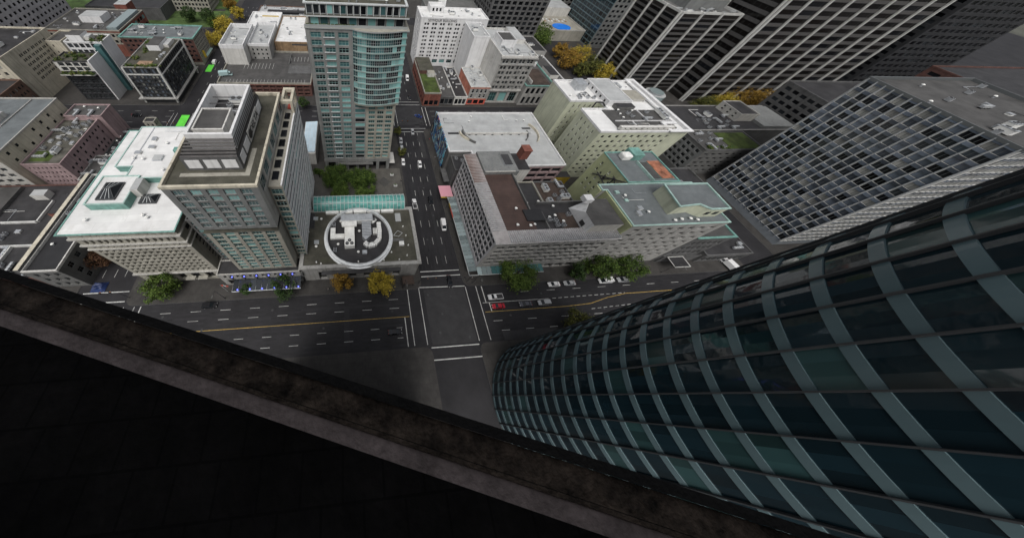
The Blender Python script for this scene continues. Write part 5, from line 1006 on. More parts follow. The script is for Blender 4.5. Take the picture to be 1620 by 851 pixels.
# ------------------------------------------------------------------ round blue glass tower close to the lookout
GT = thing('round_blue_glass_tower', (57.2, -6, 0), 'dark blue round glass tower with pale floor bands close to the stone ledge', 'building')
gx, gy, gr_ = 57.2, -6.0, 17.0; ns = 32; fh = 4.0; nf = 29
def cp(a, r, z): return (gx+r*math.cos(a), gy+r*math.sin(a), z)
core = MB(); core.loft([[cp(2*PI*k/64, gr_-1.2, z) for k in range(64)] for z in (.1, nf*fh)], 'ledge_edge'); core.build('core', GT)
gwin = []
for i in range(nf):
    z0 = i*fh; sb = MB()
    sb.loft([[cp(2*PI*k/128, gr_, z) for k in range(128)] for z in (z0+.02, z0+1.0)], 'spandrel_blue', cap=True); sb.build('floor_band', GT)
import itertools
dir_vis = math.atan2(-gy, -gx)
for gi, gname in enumerate(('glass_navy', 'glass_navy', 'glass_navy', 'glass_deep')):
    w = MB(); hh = fh-1.02
    a0, a1 = -PI/ns, PI/ns
    for k in range(3):
        b0 = a0+(a1-a0)*k/3; b1 = a0+(a1-a0)*(k+1)/3
        w.face([((gr_-.12)*math.cos(b0), (gr_-.12)*math.sin(b0), 0), ((gr_-.12)*math.cos(b1), (gr_-.12)*math.sin(b1), 0), ((gr_-.12)*math.cos(b1), (gr_-.12)*math.sin(b1), hh), ((gr_-.12)*math.cos(b0), (gr_-.12)*math.sin(b0), hh)], gname)
    w = w.mesh('window'); w.polygons.foreach_set('use_smooth', [True]*len(w.polygons)); gwin.append(w)
spots = [(i, k) for i in range(nf) for k in range(ns)]
def vis(s):
    a = 2*PI*(s[1]+.5)/ns; p = Vector(cp(a, gr_, s[0]*fh+2)); n = Vector((math.cos(a), math.sin(a), 0)); v = CAM-p
    return -max(.0001, n.dot(v))/v.length**3 if n.dot(v) > -3 else 0
spots.sort(key=vis); rest = MB()
for j, (i, k) in enumerate(spots):
    gi = rnd.choice((0, 0, 0, 1, 2, 3)) if rnd.random() < .9 else 2; rz = 2*PI*(k+.5)/ns
    if j < 100: put('window', gwin[gi], GT, (gx, gy, i*fh+1.01), rz)
    else:
        hh = fh-1.02; a0 = 2*PI*k/ns
        for q in range(3):
            b0 = a0+2*PI/ns*q/3; b1 = a0+2*PI/ns*(q+1)/3; z = i*fh+1.01; r = gr_-.12
            rest.face([cp(b0, r, z), cp(b1, r, z), cp(b1, r, z+hh), cp(b0, r, z+hh)], ('glass_navy', 'glass_navy', 'glass_navy', 'glass_deep')[gi])
rest.build('window', GT, kind='stuff')
for k in range(ns):
    a = 2*PI*k/ns; mb = MB(); p = [cp(a-.004, gr_-.1, 0), cp(a-.004, gr_+.22, 0), cp(a+.004, gr_+.22, 0), cp(a+.004, gr_-.1, 0)]
    mb.prism([(x, y) for x, y, _ in p][::-1], .1, nf*fh, 'frame_dark'); mb.build('mullion', GT)

# ------------------------------------------------------------------ the lookout building whose stone ledge crosses the corner
LK = thing('lookout_building', (0, 0, 0), 'dark lookout building with a weathered stone window ledge seen from above', 'building')
dx, dy = .946, -.3245; nx_, ny_ = .3245, .946
def lk(name, n0, n1, z0, z1, u0, u1, mat, top=None):
    pt = lambda u, n: (dx*u+nx_*n, dy*u+ny_*n)
    mb = MB(); mb.prism([pt(u0, n0), pt(u1, n0), pt(u1, n1), pt(u0, n1)], z0, z1, mat, top)
    return mb.build(name, LK)
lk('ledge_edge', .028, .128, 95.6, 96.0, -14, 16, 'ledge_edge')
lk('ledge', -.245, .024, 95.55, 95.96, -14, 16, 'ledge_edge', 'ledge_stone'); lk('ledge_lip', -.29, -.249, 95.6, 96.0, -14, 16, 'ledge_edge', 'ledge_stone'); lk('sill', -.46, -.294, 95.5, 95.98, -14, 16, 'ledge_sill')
lk('floor', -12, -.465, 93.9, 94.4, -14, 16, 'ledge_edge', 'ledge_deck'); lk('added_back_wall', -12.4, -12.005, 93.9, 103, -14, 16, 'ledge_edge'); lk('roof', -12.4, .12, 103.004, 103.8, -14.4, 16.4, 'ledge_edge'); lk('added_side_wall', -12.4, .0, 93.9, 103, -14.4, -14.005, 'ledge_edge'); lk('added_side_wall', -12.4, .0, 93.9, 103, 16.005, 16.4, 'ledge_edge'); lk('wall', -26, .02, .1, 91.9, -24, 18, 'dark_concrete')  # unseen roof, back and side walls added to darken floor; body widened for shade

clutter(L5, -148, 54, -122, 60, 7.12, 8, 51); clutter(L4, -102.5, 44, -96, 76, 13.12, 6, 52, ('roof_vent', 'roof_hatch', 'condenser')); clutter(B19, -168, 84, -143, 91, 22.52, 7, 53); clutter(B14, -190, 226, -152, 234, 15.92, 8, 54); clutter(W5, -70, 252, -28, 255, 9.42, 8, 55); clutter(W1, -78, 190, -68, 206, 17.62, 4, 56); clutter(W2, -64, 190, -54, 216, 15.82, 5, 57); clutter(AW, 77, 175, 84, 191, 30.22, 4, 58); clutter(Sy, 65, 200, 89, 211, 31.22, 7, 59); clutter(G, 91, 40.5, 100, 52, 30.66, 4, 60, ('roof_vent', 'roof_hatch')); clutter(W, -69, 63, -52, 76, 38.11, 5, 61, ('roof_vent', 'roof_hatch', 'roof_vent')); clutter(P, 60, 110, 94, 117, 14.22, 4, 62, ('roof_vent',)); clutter(S, -17, 39.5, -13, 58, 11.52, 4, 63, ('roof_vent', 'roof_hatch')); clutter(Dt, -39, 45, -37.4, 70, 54.21, 4, 64, ('roof_vent',)); clutter(T, 63, 42, 75, 47, 24.62, 5, 65, ('roof_vent', 'condenser', 'roof_hatch'))
for p, a in ((T, (62, 41, 87, 47.5, 24.6)), (G, (90, 43, 103, 54, 30.66)), (B19, (-170, 84, -134, 116, 22.5)), (W3, (-50, 203, -24, 242, 12.4)), (R2, (175, 101, 206, 119, 18.1)), (H, (122, 88, 144, 91.5, 29.6)), (H, (106, 109, 119, 124, 29.1)), (B13, (-142, 194, -102, 209, 16.7)), (B14, (-190, 204, -160, 234, 15.9)), (B15, (-198, 150, -174, 181, 24.2)), (B20, (-130, 86, -118, 111, 15.5)), (L5, (-148, 42, -108, 78, 7.1)), (P, (47, 110, 95, 117, 14.2)), (W, (-69, 62, -50, 77, 38.1)), (Sy, (48, 197, 90, 204, 31.2)), (AU, (87, 152, 106, 162, 29)), (R3, (190, 44, 234, 78, 57)), (L4, (-103, 41, -95, 78, 13.1)), (W1, (-78, 181, -67, 207, 17.6)), (D1, (194, 168, 230, 173, 48.3))):
    pipes(p, *a, 6 if p is not L4 else 3, int(a[0]*7) % 97)
mh = MB()
for x, y in ((30, 22), (34.6, 28), (28, 16), (12, 24), (-12, 20), (-30, 27), (-52, 22), (-66, 27), (55, 20), (70, 27), (92, 20), (112, 22), (30, 52), (35, 64), (33.4, 80), (37, 88), (30.4, 104), (36, 115), (32, 134), (38, 141), (12, 136), (-40, 134), (-86, 60), (-90, 100), (-88, 134), (-88, 160), (26, 29), (38, 14)):
    mh.cyl(x, y, .005, .012, .42, 'steel_dark', 14)
mh.build('road_surface_cover', kind='structure')

# ------------------------------------------------------------------ vehicles
def car_kind(kind):
    """meshes in local space, nose towards +x; returns {part: [(mesh, loc)]}"""
    P = {}
    L, Wd = {'sedan': (4.7, 1.84), 'suv': (4.8, 1.94), 'van': (5.4, 2.0), 'pickup': (5.6, 2.0), 'truck': (7.4, 2.4)}[kind]
    h = L/2; w = Wd/2
    def sect(x, z0, z1, ww): return [(x, -ww, z0), (x, ww, z0), (x, ww*1.0, z0+(z1-z0)*.55), (x, ww*.88, z1), (x, -ww*.88, z1), (x, -ww, z0+(z1-z0)*.55)]
    b = MB()
    if kind in ('sedan', 'suv'):
        zt = .92 if kind == 'sedan' else 1.05
        prof = [(-h, .45, zt-.1, w*.84), (-h+.12, .28, zt-.02, w*.95), (-h*.45, .24, zt+.02, w), (h*.3, .24, zt, w), (h*.78, .26, zt-.14, w*.95), (h-.1, .3, zt-.24, w*.86), (h, .42, zt-.36, w*.76)]
    elif kind == 'van': prof = [(-h, .4, 1.15, w*.97), (-h+.1, .3, 1.2, w), (h*.55, .3, 1.15, w), (h-.25, .32, 1.0, w*.92), (h, .42, .75, w*.8)]
    elif kind == 'pickup': prof = [(-h, .5, 1.0, w*.96), (h*.1, .4, 1.05, w), (h*.75, .4, 1.0, w*.97), (h-.1, .42, .92, w*.9), (h, .5, .75, w*.82)]
    else: prof = [(h*.45, .5, 1.3, w*.9), (h-.15, .5, 1.25, w*.9), (h, .6, 1.0, w*.84)]
    b.loft([sect(*p) for p in prof], 'car_white'); P['body'] = b
    g = MB(); rf = MB()
    def cab(x0, x1, x2, x3, z0, z1, ww):   # glass cabin: rear base, rear top, front top, front base
        B = [(x0, -ww, z0), (x3, -ww, z0), (x3, ww, z0), (x0, ww, z0)]; T = [(x1, -ww*.8, z1), (x2, -ww*.8, z1), (x2, ww*.8, z1), (x1, ww*.8, z1)]
        g.loft([B, T], 'car_glass')
        rf.prism([(x1-.06, -ww*.82), (x2+.06, -ww*.82), (x2+.06, ww*.82), (x1-.06, ww*.82)], z1+.004, z1+.07, 'car_white')
        for s in (-1, 1):
            for xa, xb in ((x0, x1), (x3, x2), ((x0+x3)/2, (x1+x2)/2)): rf.tube((xa, s*ww*.99, z0), (xb, s*ww*.81, z1), .05, .05, 'car_white', 4)
    if kind == 'sedan': cab(-h+.75, -h+1.45, h*.12, h*.5, .93, 1.42, w*.9)
    elif kind == 'suv': cab(-h+.1, -h+.45, h*.2, h*.55, 1.07, 1.68, w*.92)
    elif kind == 'van': cab(h*.1, h*.14, h*.36, h*.78, 1.18, 1.95, w*.93); b.box(-h, -w*.96, 1.1, h*.16, w*.96, 2.05, 'car_white')
    elif kind == 'pickup':
        cab(-h*.05, h*.02, h*.32, h*.55, 1.05, 1.7, w*.92); b.box(-h+.12, -w*.82, 1.0, -h*.1, w*.82, 1.06, 'steel_dark')
        for s in (-1, 1): b.box(-h+.02, s*w*.9-.06, 1.0, -h*.08, s*w*.9+.06, 1.25, 'car_white')
        b.box(-h+.02, -w*.8, 1.0, -h+.1, w*.8, 1.25, 'car_white')
    else: cab(h*.46, h*.5, h*.7, h*.95, 1.3, 2.2, w*.85); b.box(-h, -w, .9, h*.42, w, 3.0, 'car_white'); b.box(-h, -w*.4, .5, h*.9, w*.4, .896, 'steel_dark')
    P['window'] = g; P['roof'] = rf
    r = .33 if kind != 'truck' else .45
    wh = MB(); wh.tube((0, -.12, 0), (0, .12, 0), r, r, 'tyre', 16); rw = MB(); rw.tube((0, -.135, 0), (0, .135, 0), r*.6, r*.6, 'rim', 12); rm = rw.mesh('rim')
    hl = MB(); hl.box(-.05, -.2, -.07, .05, .2, .07, 'head_lamp'); tl = MB(); tl.box(-.04, -.2, -.08, .04, .2, .08, 'tail_lamp')
    ms = {k: v.mesh(k) for k, v in P.items()}
    spots = [('body', ms['body'], (0, 0, 0)), ('window', ms['window'], (0, 0, 0)), ('roof', ms['roof'], (0, 0, 0))]
    wm, hm, tm = wh.mesh('wheel'), hl.mesh('headlight'), tl.mesh('tail_light')
    for x in (-h*.6, h*.6):
        for y in (-w+.08, w-.08): spots.append(('wheel', wm, (x, y, r)))
    spots.append(('rim', rm, None))
    for y in (-w*.55, w*.55): spots += [('headlight', hm, (h-.04, y, .66)), ('tail_light', tm, (-h+.02, y, .8))]
    return spots
KINDS_ = {k: car_kind(k) for k in ('sedan', 'suv', 'van', 'pickup', 'truck')}
def car(name, kind, paint_, x, y, deg, label, cat, group, z=.012):
    t = thing(name, (x, y, z), label, cat, group, math.radians(deg))
    rim = [me for n, me, loc in KINDS_[kind] if n == 'rim'][0]
    for n, me, loc in KINDS_[kind]:
        if loc is None: continue
        o = D.objects.new(n, me); col.objects.link(o); o.parent = t; o.location = loc
        if n == 'wheel': q = D.objects.new('rim', rim); col.objects.link(q); q.parent = o
        if n in ('body', 'roof') :
            for s in o.material_slots:
                if s.material.name == 'car_white': s.link = 'OBJECT'; s.material = MATS[paint_]
    return t
TRF = 'vehicles driving on the avenues'; PRK = 'vehicles parked along the kerb'
car('pickup_truck', 'pickup', 'car_white', 51.2, 26.6, 180, 'white pickup waiting at the stop line of the cross avenue', 'pickup', TRF)
car('car', 'sedan', 'car_red', 51.2, 23.3, 180, 'bright red car beside the yellow centre line', 'car', TRF)
car('car', 'sedan', 'car_grey', 61.8, 23.4, 180, 'dark grey saloon behind the red car', 'car', TRF)
car('car', 'suv', 'car_silver', 69.2, 23.5, 180, 'silver estate car last in the queue behind the red car', 'car', TRF)
car('car', 'sedan', 'car_white', 76.2, 30.0, 180, 'white car parked under the trees of the green trimmed office', 'car', PRK)
car('car', 'sedan', 'car_silver', 82.8, 30.1, 180, 'silver grey car parked just beyond the white one under the trees', 'car', PRK)
car('van', 'van', 'car_white', 98.0, 30.2, 180, 'white van parked at the far kerb under two trees', 'van', PRK)
car('car', 'suv', 'car_silver', 105.8, 30.2, 180, 'silver car half hidden by the farthest street tree', 'car', PRK)
car('car', 'sedan', 'car_black', 35.2, 33.4, -92, 'black car crossing the pedestrian crossing at the junction', 'car', TRF)
car('car', 'sedan', 'car_black', 12.2, 17.2, 0, 'black car in the near lane of the avenue below the yellow line', 'car', TRF)
car('pickup_truck', 'pickup', 'car_white', 27.2, 70.2, 88, 'white pickup beside the end of the green glass vault', 'pickup', TRF)
car('car', 'suv', 'car_black', 35.0, 71.6, -92, 'black off-roader driving down the street past the pink canopy', 'car', TRF)
car('van', 'van', 'car_white', 38.2, 58.4, -92, 'white delivery van at the kerb of the department store', 'van', TRF)
car('car', 'sedan', 'car_white', 33.9, 95.4, -92, 'white car in the middle of the street beside the plaza', 'car', TRF)
car('car', 'sedan', 'car_silver', 33.9, 121, -92, 'silver car just past the upper junction', 'car', TRF)
car('car', 'sedan', 'car_white', 25.4, 97.2, -92, 'white car parked nearest the plaza corner', 'car', PRK)
car('car', 'suv', 'car_silver', 25.8, 106.6, -92, 'pale car parked beside the apartment tower under a small tree', 'car', PRK)
car('car', 'sedan', 'car_silver', 26.2, 113.6, -92, 'silver car parked nearest the upper junction', 'car', PRK)
car('car', 'sedan', 'car_blue', 39.6, 135.4, 150, 'blue car turning in the upper junction', 'car', TRF)
car('van', 'van', 'car_white', 38.6, 177.5, -93, 'white van far up the street beside the mossy brick corner', 'van', TRF)
car('car', 'sedan', 'car_black', 37.0, 154.6, -93, 'black car just above the upper junction', 'car', TRF)
car('car', 'sedan', 'car_black', -119.8, 136.4, 0, 'dark car in front of the charcoal grid block', 'car', TRF)
car('van', 'van', 'car_white', -94.2, 195.6, 92, 'white van beside the tan loft block in the side street', 'van', TRF)
car('car', 'suv', 'car_black', -51.4, 29.8, 0, 'black car at the kerb in front of the stone bank block', 'car', PRK)
car('box_truck', 'truck', 'truck_teal', -76.2, 165.2, 12, 'pale blue box truck parked on the brick garage roof', 'truck', PRK, 7.82)
car('box_truck', 'truck', 'car_white', 156.5, 33.6, 100, 'white box truck by the dark plaza roof', 'truck', PRK, .012)

# ------------------------------------------------------------------ trees
CROWN = {}
def crown_mesh(key, rx, rz, nc, leaves, mat, size, seed):
    k = (key, mat)
    if k in CROWN: return CROWN[k]
    r = random.Random(seed); mb = MB(); cl = []
    while len(cl) < nc:
        v = Vector((r.uniform(-1, 1), r.uniform(-1, 1), r.uniform(-1, 1)))
        if not .35 < v.length < 1: continue
        cl.append((Vector((v.x*rx*.95, v.y*rx*.95, v.z*rz*.95)), r.uniform(.17, .32)*rx))
    for c, cr in cl:
        for _ in range(int(leaves/nc)):
            v = Vector((r.gauss(0, .55), r.gauss(0, .55), r.gauss(0, .5)))
            if v.length > 1.5: continue
            p = c+v*cr; n = (v+Vector((r.gauss(0, .6), r.gauss(0, .6), .5+r.gauss(0, .5)))).normalized()
            u = n.orthogonal().normalized(); q = n.cross(u); a = r.random()*6.28; u, q = u*math.cos(a)+q*math.sin(a), q*math.cos(a)-u*math.sin(a)
            s = size*r.uniform(.6, 1.3)
            mb.face([p-u*s, p-q*s*.6, p+u*s, p+q*s*.6], mat)
    CROWN[k] = mb.mesh('crown'); return CROWN[k]
TRUNK = {}
def trunk_mesh(h, seed):
    k = (round(h, 1), seed % 3)
    if k in TRUNK: return TRUNK[k]
    r = random.Random(seed); mb = MB()
    mb.tube((0, 0, 0), (.08, .05, h*.55), .24, .17, 'bark', 8)
    for i in range(5):
        a = 2*PI*i/5+r.random(); l = h*r.uniform(.3, .45)
        mb.tube((.08, .05, h*(.42+.03*i)), (math.cos(a)*l, math.sin(a)*l, h*(.72+.05*r.random())), .1, .04, 'bark', 6)
    mb.tube((.08, .05, h*.55), (0, 0, h*.95), .17, .05, 'bark', 6)
    TRUNK[k] = mb.mesh('trunk'); return TRUNK[k]
def tree(x, y, h, rx, rz, mat, label, group, seed, z=.14, leaves=3200, size=.3, key=None):
    t = thing('tree', (x, y, z), label, 'tree', group, random.Random(seed).random()*6)
    o = D.objects.new('trunk', trunk_mesh(h, seed)); col.objects.link(o); o.parent = t
    c = D.objects.new('crown', crown_mesh(key or seed, rx, rz, int(18+rx*5), leaves, mat, size, seed)); col.objects.link(c); c.parent = t; c.location = (0, 0, h-rz*.75)
ST = 'street trees along the avenue'
tree(-66.2, 35.4, 9.4, 5.4, 4.6, 'leaf_lime', 'green street tree in front of the stone bank block', ST, 1, leaves=5200)
tree(-38.6, 33.8, 6.0, 2.3, 2.2, 'leaf_dark', 'small dark street tree below the blue lit canopy', ST, 2, leaves=1500)
tree(-26.2, 33.4, 7.4, 4.6, 3.6, 'leaf_dark', 'dark leafy street tree at the end of the blue lit canopy', ST, 3, leaves=2600)
tree(-5.6, 34.0, 9.0, 3.4, 4.2, 'leaf_orange', 'narrow orange and green street tree before the bank hall', ST, 4, leaves=3000)
tree(8.6, 33.0, 8.8, 4.6, 4.2, 'leaf_yellow', 'round golden street tree before the bank hall', ST, 5, leaves=3800)
tree(60.6, 34.0, 10.6, 7.0, 5.6, 'leaf_lime', 'large green street tree before the department store', ST, 6, leaves=6000)
tree(93.5, 34.4, 10.2, 5.8, 5.0, 'leaf_green', 'green street tree before the green trimmed office, nearer the store', ST, 7, leaves=4400)
tree(107, 33.6, 9.0, 5.6, 4.6, 'leaf_green', 'green street tree farthest along, near the marquee', ST, 8, leaves=4000)
tree(86.2, 33.4, 6.5, 3.4, 3.2, 'leaf_dark', 'dark small street tree beside the parked silver car', ST, 28, leaves=2400)
tree(75, 13.2, 8.0, 6.4, 4.0, 'leaf_olive', 'olive street tree at the foot of the round blue tower', ST, 9, leaves=3800)
PL = 'courtyard trees on the plaza'
tree(-8.4, 84.0, 8.2, 6.4, 3.8, 'leaf_green', 'spreading courtyard tree nearest the hotel wing', PL, 10, leaves=9500)
tree(3.4, 83.2, 7.6, 6.0, 3.6, 'leaf_green', 'spreading courtyard tree beside the diamond paving', PL, 11, leaves=9500)
tree(-6.6, 74.8, 6.8, 4.9, 3.2, 'leaf_lime', 'bright round courtyard tree tucked behind the glass vault, nearer the hotel', PL, 12, leaves=6500)
tree(5.4, 74.2, 6.6, 4.9, 3.2, 'leaf_lime', 'bright round courtyard tree behind the glass vault, nearer the street', PL, 13, leaves=6500)
tree(-17, 88.5, 5.6, 2.4, 2.2, 'leaf_green', 'small tree squeezed between hotel wing and apartment tower', PL, 14, leaves=1500)
tree(-91.5, 48.5, 8, 5.0, 3.8, 'leaf_rust', 'rust coloured tree in the side street beside the stone bank block', ST, 15, leaves=4200)
tree(25.0, 102, 5.4, 2.2, 2.4, 'leaf_olive', 'small olive kerb tree between the cars parked by the apartment tower', ST, 16, leaves=1300)
tree(24.6, 118, 5.6, 2.2, 2.6, 'leaf_olive', 'small olive kerb tree nearest the upper junction', ST, 17, leaves=1300)
tree(-28.5, 143.5, 6.4, 3.4, 2.6, 'leaf_dark', 'dark tree in front of the brick garage', ST, 18, leaves=1800)
FT = 'autumn trees by the park'
tree(-97, 240, 10.5, 7.6, 5.6, 'leaf_yellow', 'large yellow park tree at the corner of the white block', FT, 19, leaves=4600, size=.4, z=.02)
tree(-99.4, 221, 8.6, 6.2, 4.6, 'leaf_yellow', 'yellow green tree beside the tan loft block', FT, 20, leaves=3200, size=.4)
tree(-94, 268, 8.6, 5.4, 4.0, 'leaf_yellow', 'far yellow park tree next to the long shop row', FT, 21, leaves=3200, size=.4, z=.02)
tree(-106, 290, 9.5, 6.0, 4.4, 'leaf_orange', 'far orange park tree at the top of the picture', FT, 22, leaves=3200, size=.4, z=.02)
for k, (x, y, s, m) in enumerate(((-131, 262, 6.2, 'leaf_dark'), (-116, 262, 5.8, 'leaf_dark'), (-139, 300, 6, 'leaf_green'), (-122, 318, 6.4, 'leaf_yellow'), (-168, 312, 6, 'leaf_olive'), (-190, 322, 6.4, 'leaf_yellow'), (-108, 250, 5, 'leaf_green'))):
    tree(x, y, s*1.5, s, s*.75, m, ('dark green park tree behind the tan loft block', 'dark green park tree on the open lawn', 'green park tree near the stone office slab', 'yellow park tree beyond the lawn', 'olive park tree behind the dark arena roof', 'golden park tree behind the dark arena roof', 'green park tree at the lawn corner')[k], FT, 40+k, leaves=2600, size=.45, key='park%d' % (k % 3))
tree(158, 231, 14, 9.5, 7.0, 'leaf_lime', 'large bright green tree beside the pool terrace', 'trees between the towers', 23, leaves=5600, size=.45)
for k, (x, y, s, m, lab) in enumerate(((176, 201, 8.2, 'leaf_yellow', 'golden tree rising beside the striped tower corner'), (166, 196, 7.6, 'leaf_orange', 'orange tree nearest the brown roofed rear block'), (181, 188, 7.6, 'leaf_olive', 'olive tree at the foot of the striped tower'), (172, 186, 5.2, 'leaf_olive', 'olive tree beside the pale green hotel roof'), (186, 180, 6.6, 'leaf_yellow', 'yellow tree between pavilion and striped tower'), (168, 214, 6.0, 'leaf_orange', 'orange tree by the grey plaza steps'))):
    tree(x, y, s*1.6, s, s*.85, m, lab, 'trees between the towers', 60+k, leaves=3200, size=.42)
for k, (x, y, s, m, lab) in enumerate(((262, 141, 10, 'leaf_orange', 'big orange tree under the forward striped tower'), (278, 142, 9, 'leaf_orange', 'orange tree farthest along the striped tower foot'), (246, 140, 8, 'leaf_yellow', 'yellow green tree before the striped towers'), (234, 141, 7, 'leaf_olive', 'olive tree nearest the round pavilion'))):
    tree(x, y, s*1.4, s, s*.8, m, lab, 'trees between the towers', 70+k, leaves=3600, size=.42)

# ------------------------------------------------------------------ street furniture
def lamp(x, y, deg, label, h=8.5):
    t = thing('street_lamp', (x, y, .14), label, 'street lamp', 'street lamps', math.radians(deg))
    for n, f in (('pole', lambda m: (m.tube((0, 0, 0), (0, 0, h), .11, .07, 'steel_dark', 8), m.cyl(0, 0, 0, .5, .2, 'steel_dark', 10))), ('arm', lambda m: (m.tube((0, 0, h-.1), (1.9, 0, h+.35), .06, .05, 'steel_dark', 6),)), ('lamp_head', lambda m: (m.box(1.6, -.16, h+.28, 2.5, .16, h+.44, 'mid_concrete'),))):
        m = MB(); f(m); o = D.objects.new(n, m.mesh(n)); col.objects.link(o); o.parent = t
for x, y, d, l in ((41.6, 92, 180, 'dark street lamp under the painted parkade wall'), (41.5, 67.6, 180, 'dark street lamp before the glass street canopy'), (23.4, 118, 0, 'street lamp by the apartment tower near the upper junction'), (23.2, 64, 0, 'street lamp at the street end of the glass vault'), (44, 32.4, 270, 'street lamp at the store corner'), (-79, 122, 180, 'street lamp by the green bike lane'), (-100.6, 146.9, 0, 'street lamp at the charcoal block corner'), (-47, 32, 270, 'street lamp before the hotel podium'), (17, 32.2, 270, 'street lamp at the bank hall corner'), (-99, 165, 0, 'street lamp beside the charcoal grid block'), (125, 32.4, 270, 'street lamp beside the white edged marquee')): lamp(x, y, d, l)
def signal(x, y, deg, label, lit=False):
    t = thing('traffic_light', (x, y, .14), label, 'traffic light', 'traffic lights', math.radians(deg))
    m = MB(); m.tube((0, 0, 0), (0, 0, 5.6), .12, .09, 'steel_dark', 8); m.tube((0, 0, 5.4), (5.6, 0, 5.8), .08, .05, 'steel_dark', 6); o = D.objects.new('pole', m.mesh('pole')); col.objects.link(o); o.parent = t
    for px in (2.4, 5.4):
        m = MB(); m.box(px-.18, -.22, 5.0, px+.18, .18, 6.1, 'steel_dark')
        for k, c in enumerate(('tail_lamp', 'cab_yellow', 'steel_dark')): m.tube((px, -.3, 5.85-k*.34), (px, -.225, 5.85-k*.34), .13, .13, 'amber' if lit and k == 0 else c, 8)
        o = D.objects.new('signal_head', m.mesh('signal_head')); col.objects.link(o); o.parent = t
for x, y, d, l, lit in ((23.2, 33.4, 0, 'traffic light at the bank hall corner', False), (42, 33.0, 180, 'traffic light at the department store corner', False), (-79.4, 34.2, 180, 'lit amber traffic light at the stone bank corner', True), (25.4, 124.2, 0, 'traffic light at the apartment tower corner', False), (43.6, 122.4, 180, 'traffic light at the painted parkade corner', False), (-98.4, 123, 0, 'traffic light by the tan kiosk', False)): signal(x, y, d, l, lit)
F = thing('flag_pole', (-46.5, 34.4, .14), 'flag pole with a red and white flag before the hotel podium', 'flag')
m = MB(); m.tube((0, 0, 0), (0, 0, 7), .07, .05, 'frame_white', 8); o = D.objects.new('pole', m.mesh('pole')); col.objects.link(o); o.parent = F
m = MB()
for a, b, c in ((0, .6, 'red_paint'), (.6, 1.5, 'white_plaster'), (1.5, 2.1, 'red_paint')):
    for k in range(3):
        f = lambda u: (.06+u, .15*math.sin(u*3), 0); u0 = a+(b-a)*k/3; u1 = a+(b-a)*(k+1)/3; p, q = f(u0), f(u1)
        m.face([(p[0], p[1], 5.6-u0*.2), (q[0], q[1], 5.6-u1*.2), (q[0], q[1], 6.8-u1*.2), (p[0], p[1], 6.8-u0*.2)], c)
o = D.objects.new('flag', m.mesh('flag')); col.objects.link(o); o.parent = F
pc = thing('pink_canopy', (42.6, 75, .14), 'pink tented canopy with a yellow edge by the street', 'canopy')
boxpart(pc, 'roof', 39.4, 71.8, 3.2, 45.2, 78.4, 3.4, 'pink_panel'); boxpart(pc, 'edge', 39.4, 71.3, 3.1, 45.2, 71.79, 3.5, 'cab_yellow')
for x in (39.6, 45):
    for y in (72, 78.2): boxpart(pc, 'post', x-.08, y-.08, .14, x+.08, y+.08, 3.19, 'steel_dark')
kp = thing('bus_shelter', (18.6, 33.6, .14), 'brown roofed shelter on the pavement at the bank hall corner', 'shelter')
boxpart(kp, 'roof', 16.6, 32.4, 2.7, 21, 35.6, 2.9, 'brown_gravel'); 
for x in (16.8, 20.8):
    for y in (32.6, 35.4): boxpart(kp, 'post', x-.06, y-.06, .14, x+.06, y+.06, 2.69, 'steel_dark')
boxpart(kp, 'glass_panel', 16.9, 35.36, .5, 20.7, 35.44, 2.5, 'glass_grey')
tp = thing('blue_tarpaulin', (-91.5, 38.6, .14), 'crumpled blue tarpaulin cover on the side street pavement', 'cover')
m = MB()
H_ = [[.9+.5*math.sin(i*1.7+j)*math.cos(j*1.3)+.4*(1-abs(i-3)/3) if 0 < i < 6 and 0 < j < 5 else .15 for j in range(6)] for i in range(7)]
for i in range(6):
    for j in range(5): m.face([(-93.5+i*.8, 36.8+j*.7, H_[i][j]), (-92.7+i*.8, 36.8+j*.7, H_[i+1][j]), (-92.7+i*.8, 37.5+j*.7, H_[i+1][j+1]), (-93.5+i*.8, 37.5+j*.7, H_[i][j+1])], 'blue_tarp')
m.build('sheet', tp)
for k, (x, y, l) in enumerate(((19.6, 81.6, 'white planter box on the plaza edge'), (18.6, 88.6, 'white planter box nearest the tower columns'))):
    t = thing('planter', (x, y, .15), l, 'planter'); m = MB(); m.prism([(x-.8, y-.5), (x+.8, y-.5), (x+.8, y+.5), (x-.8, y+.5)], .15, .85, 'white_plaster'); m.build('box', t); m = MB()
    for q in range(40):
        p = Vector((x+rnd.gauss(0, .35), y+rnd.gauss(0, .25), .9+abs(rnd.gauss(0, .25)))); m.face([p+Vector((-.15, 0, 0)), p+Vector((0, -.12, .06)), p+Vector((.15, 0, 0)), p+Vector((0, .12, .06))], 'leaf_green')
    m.build('foliage', t)

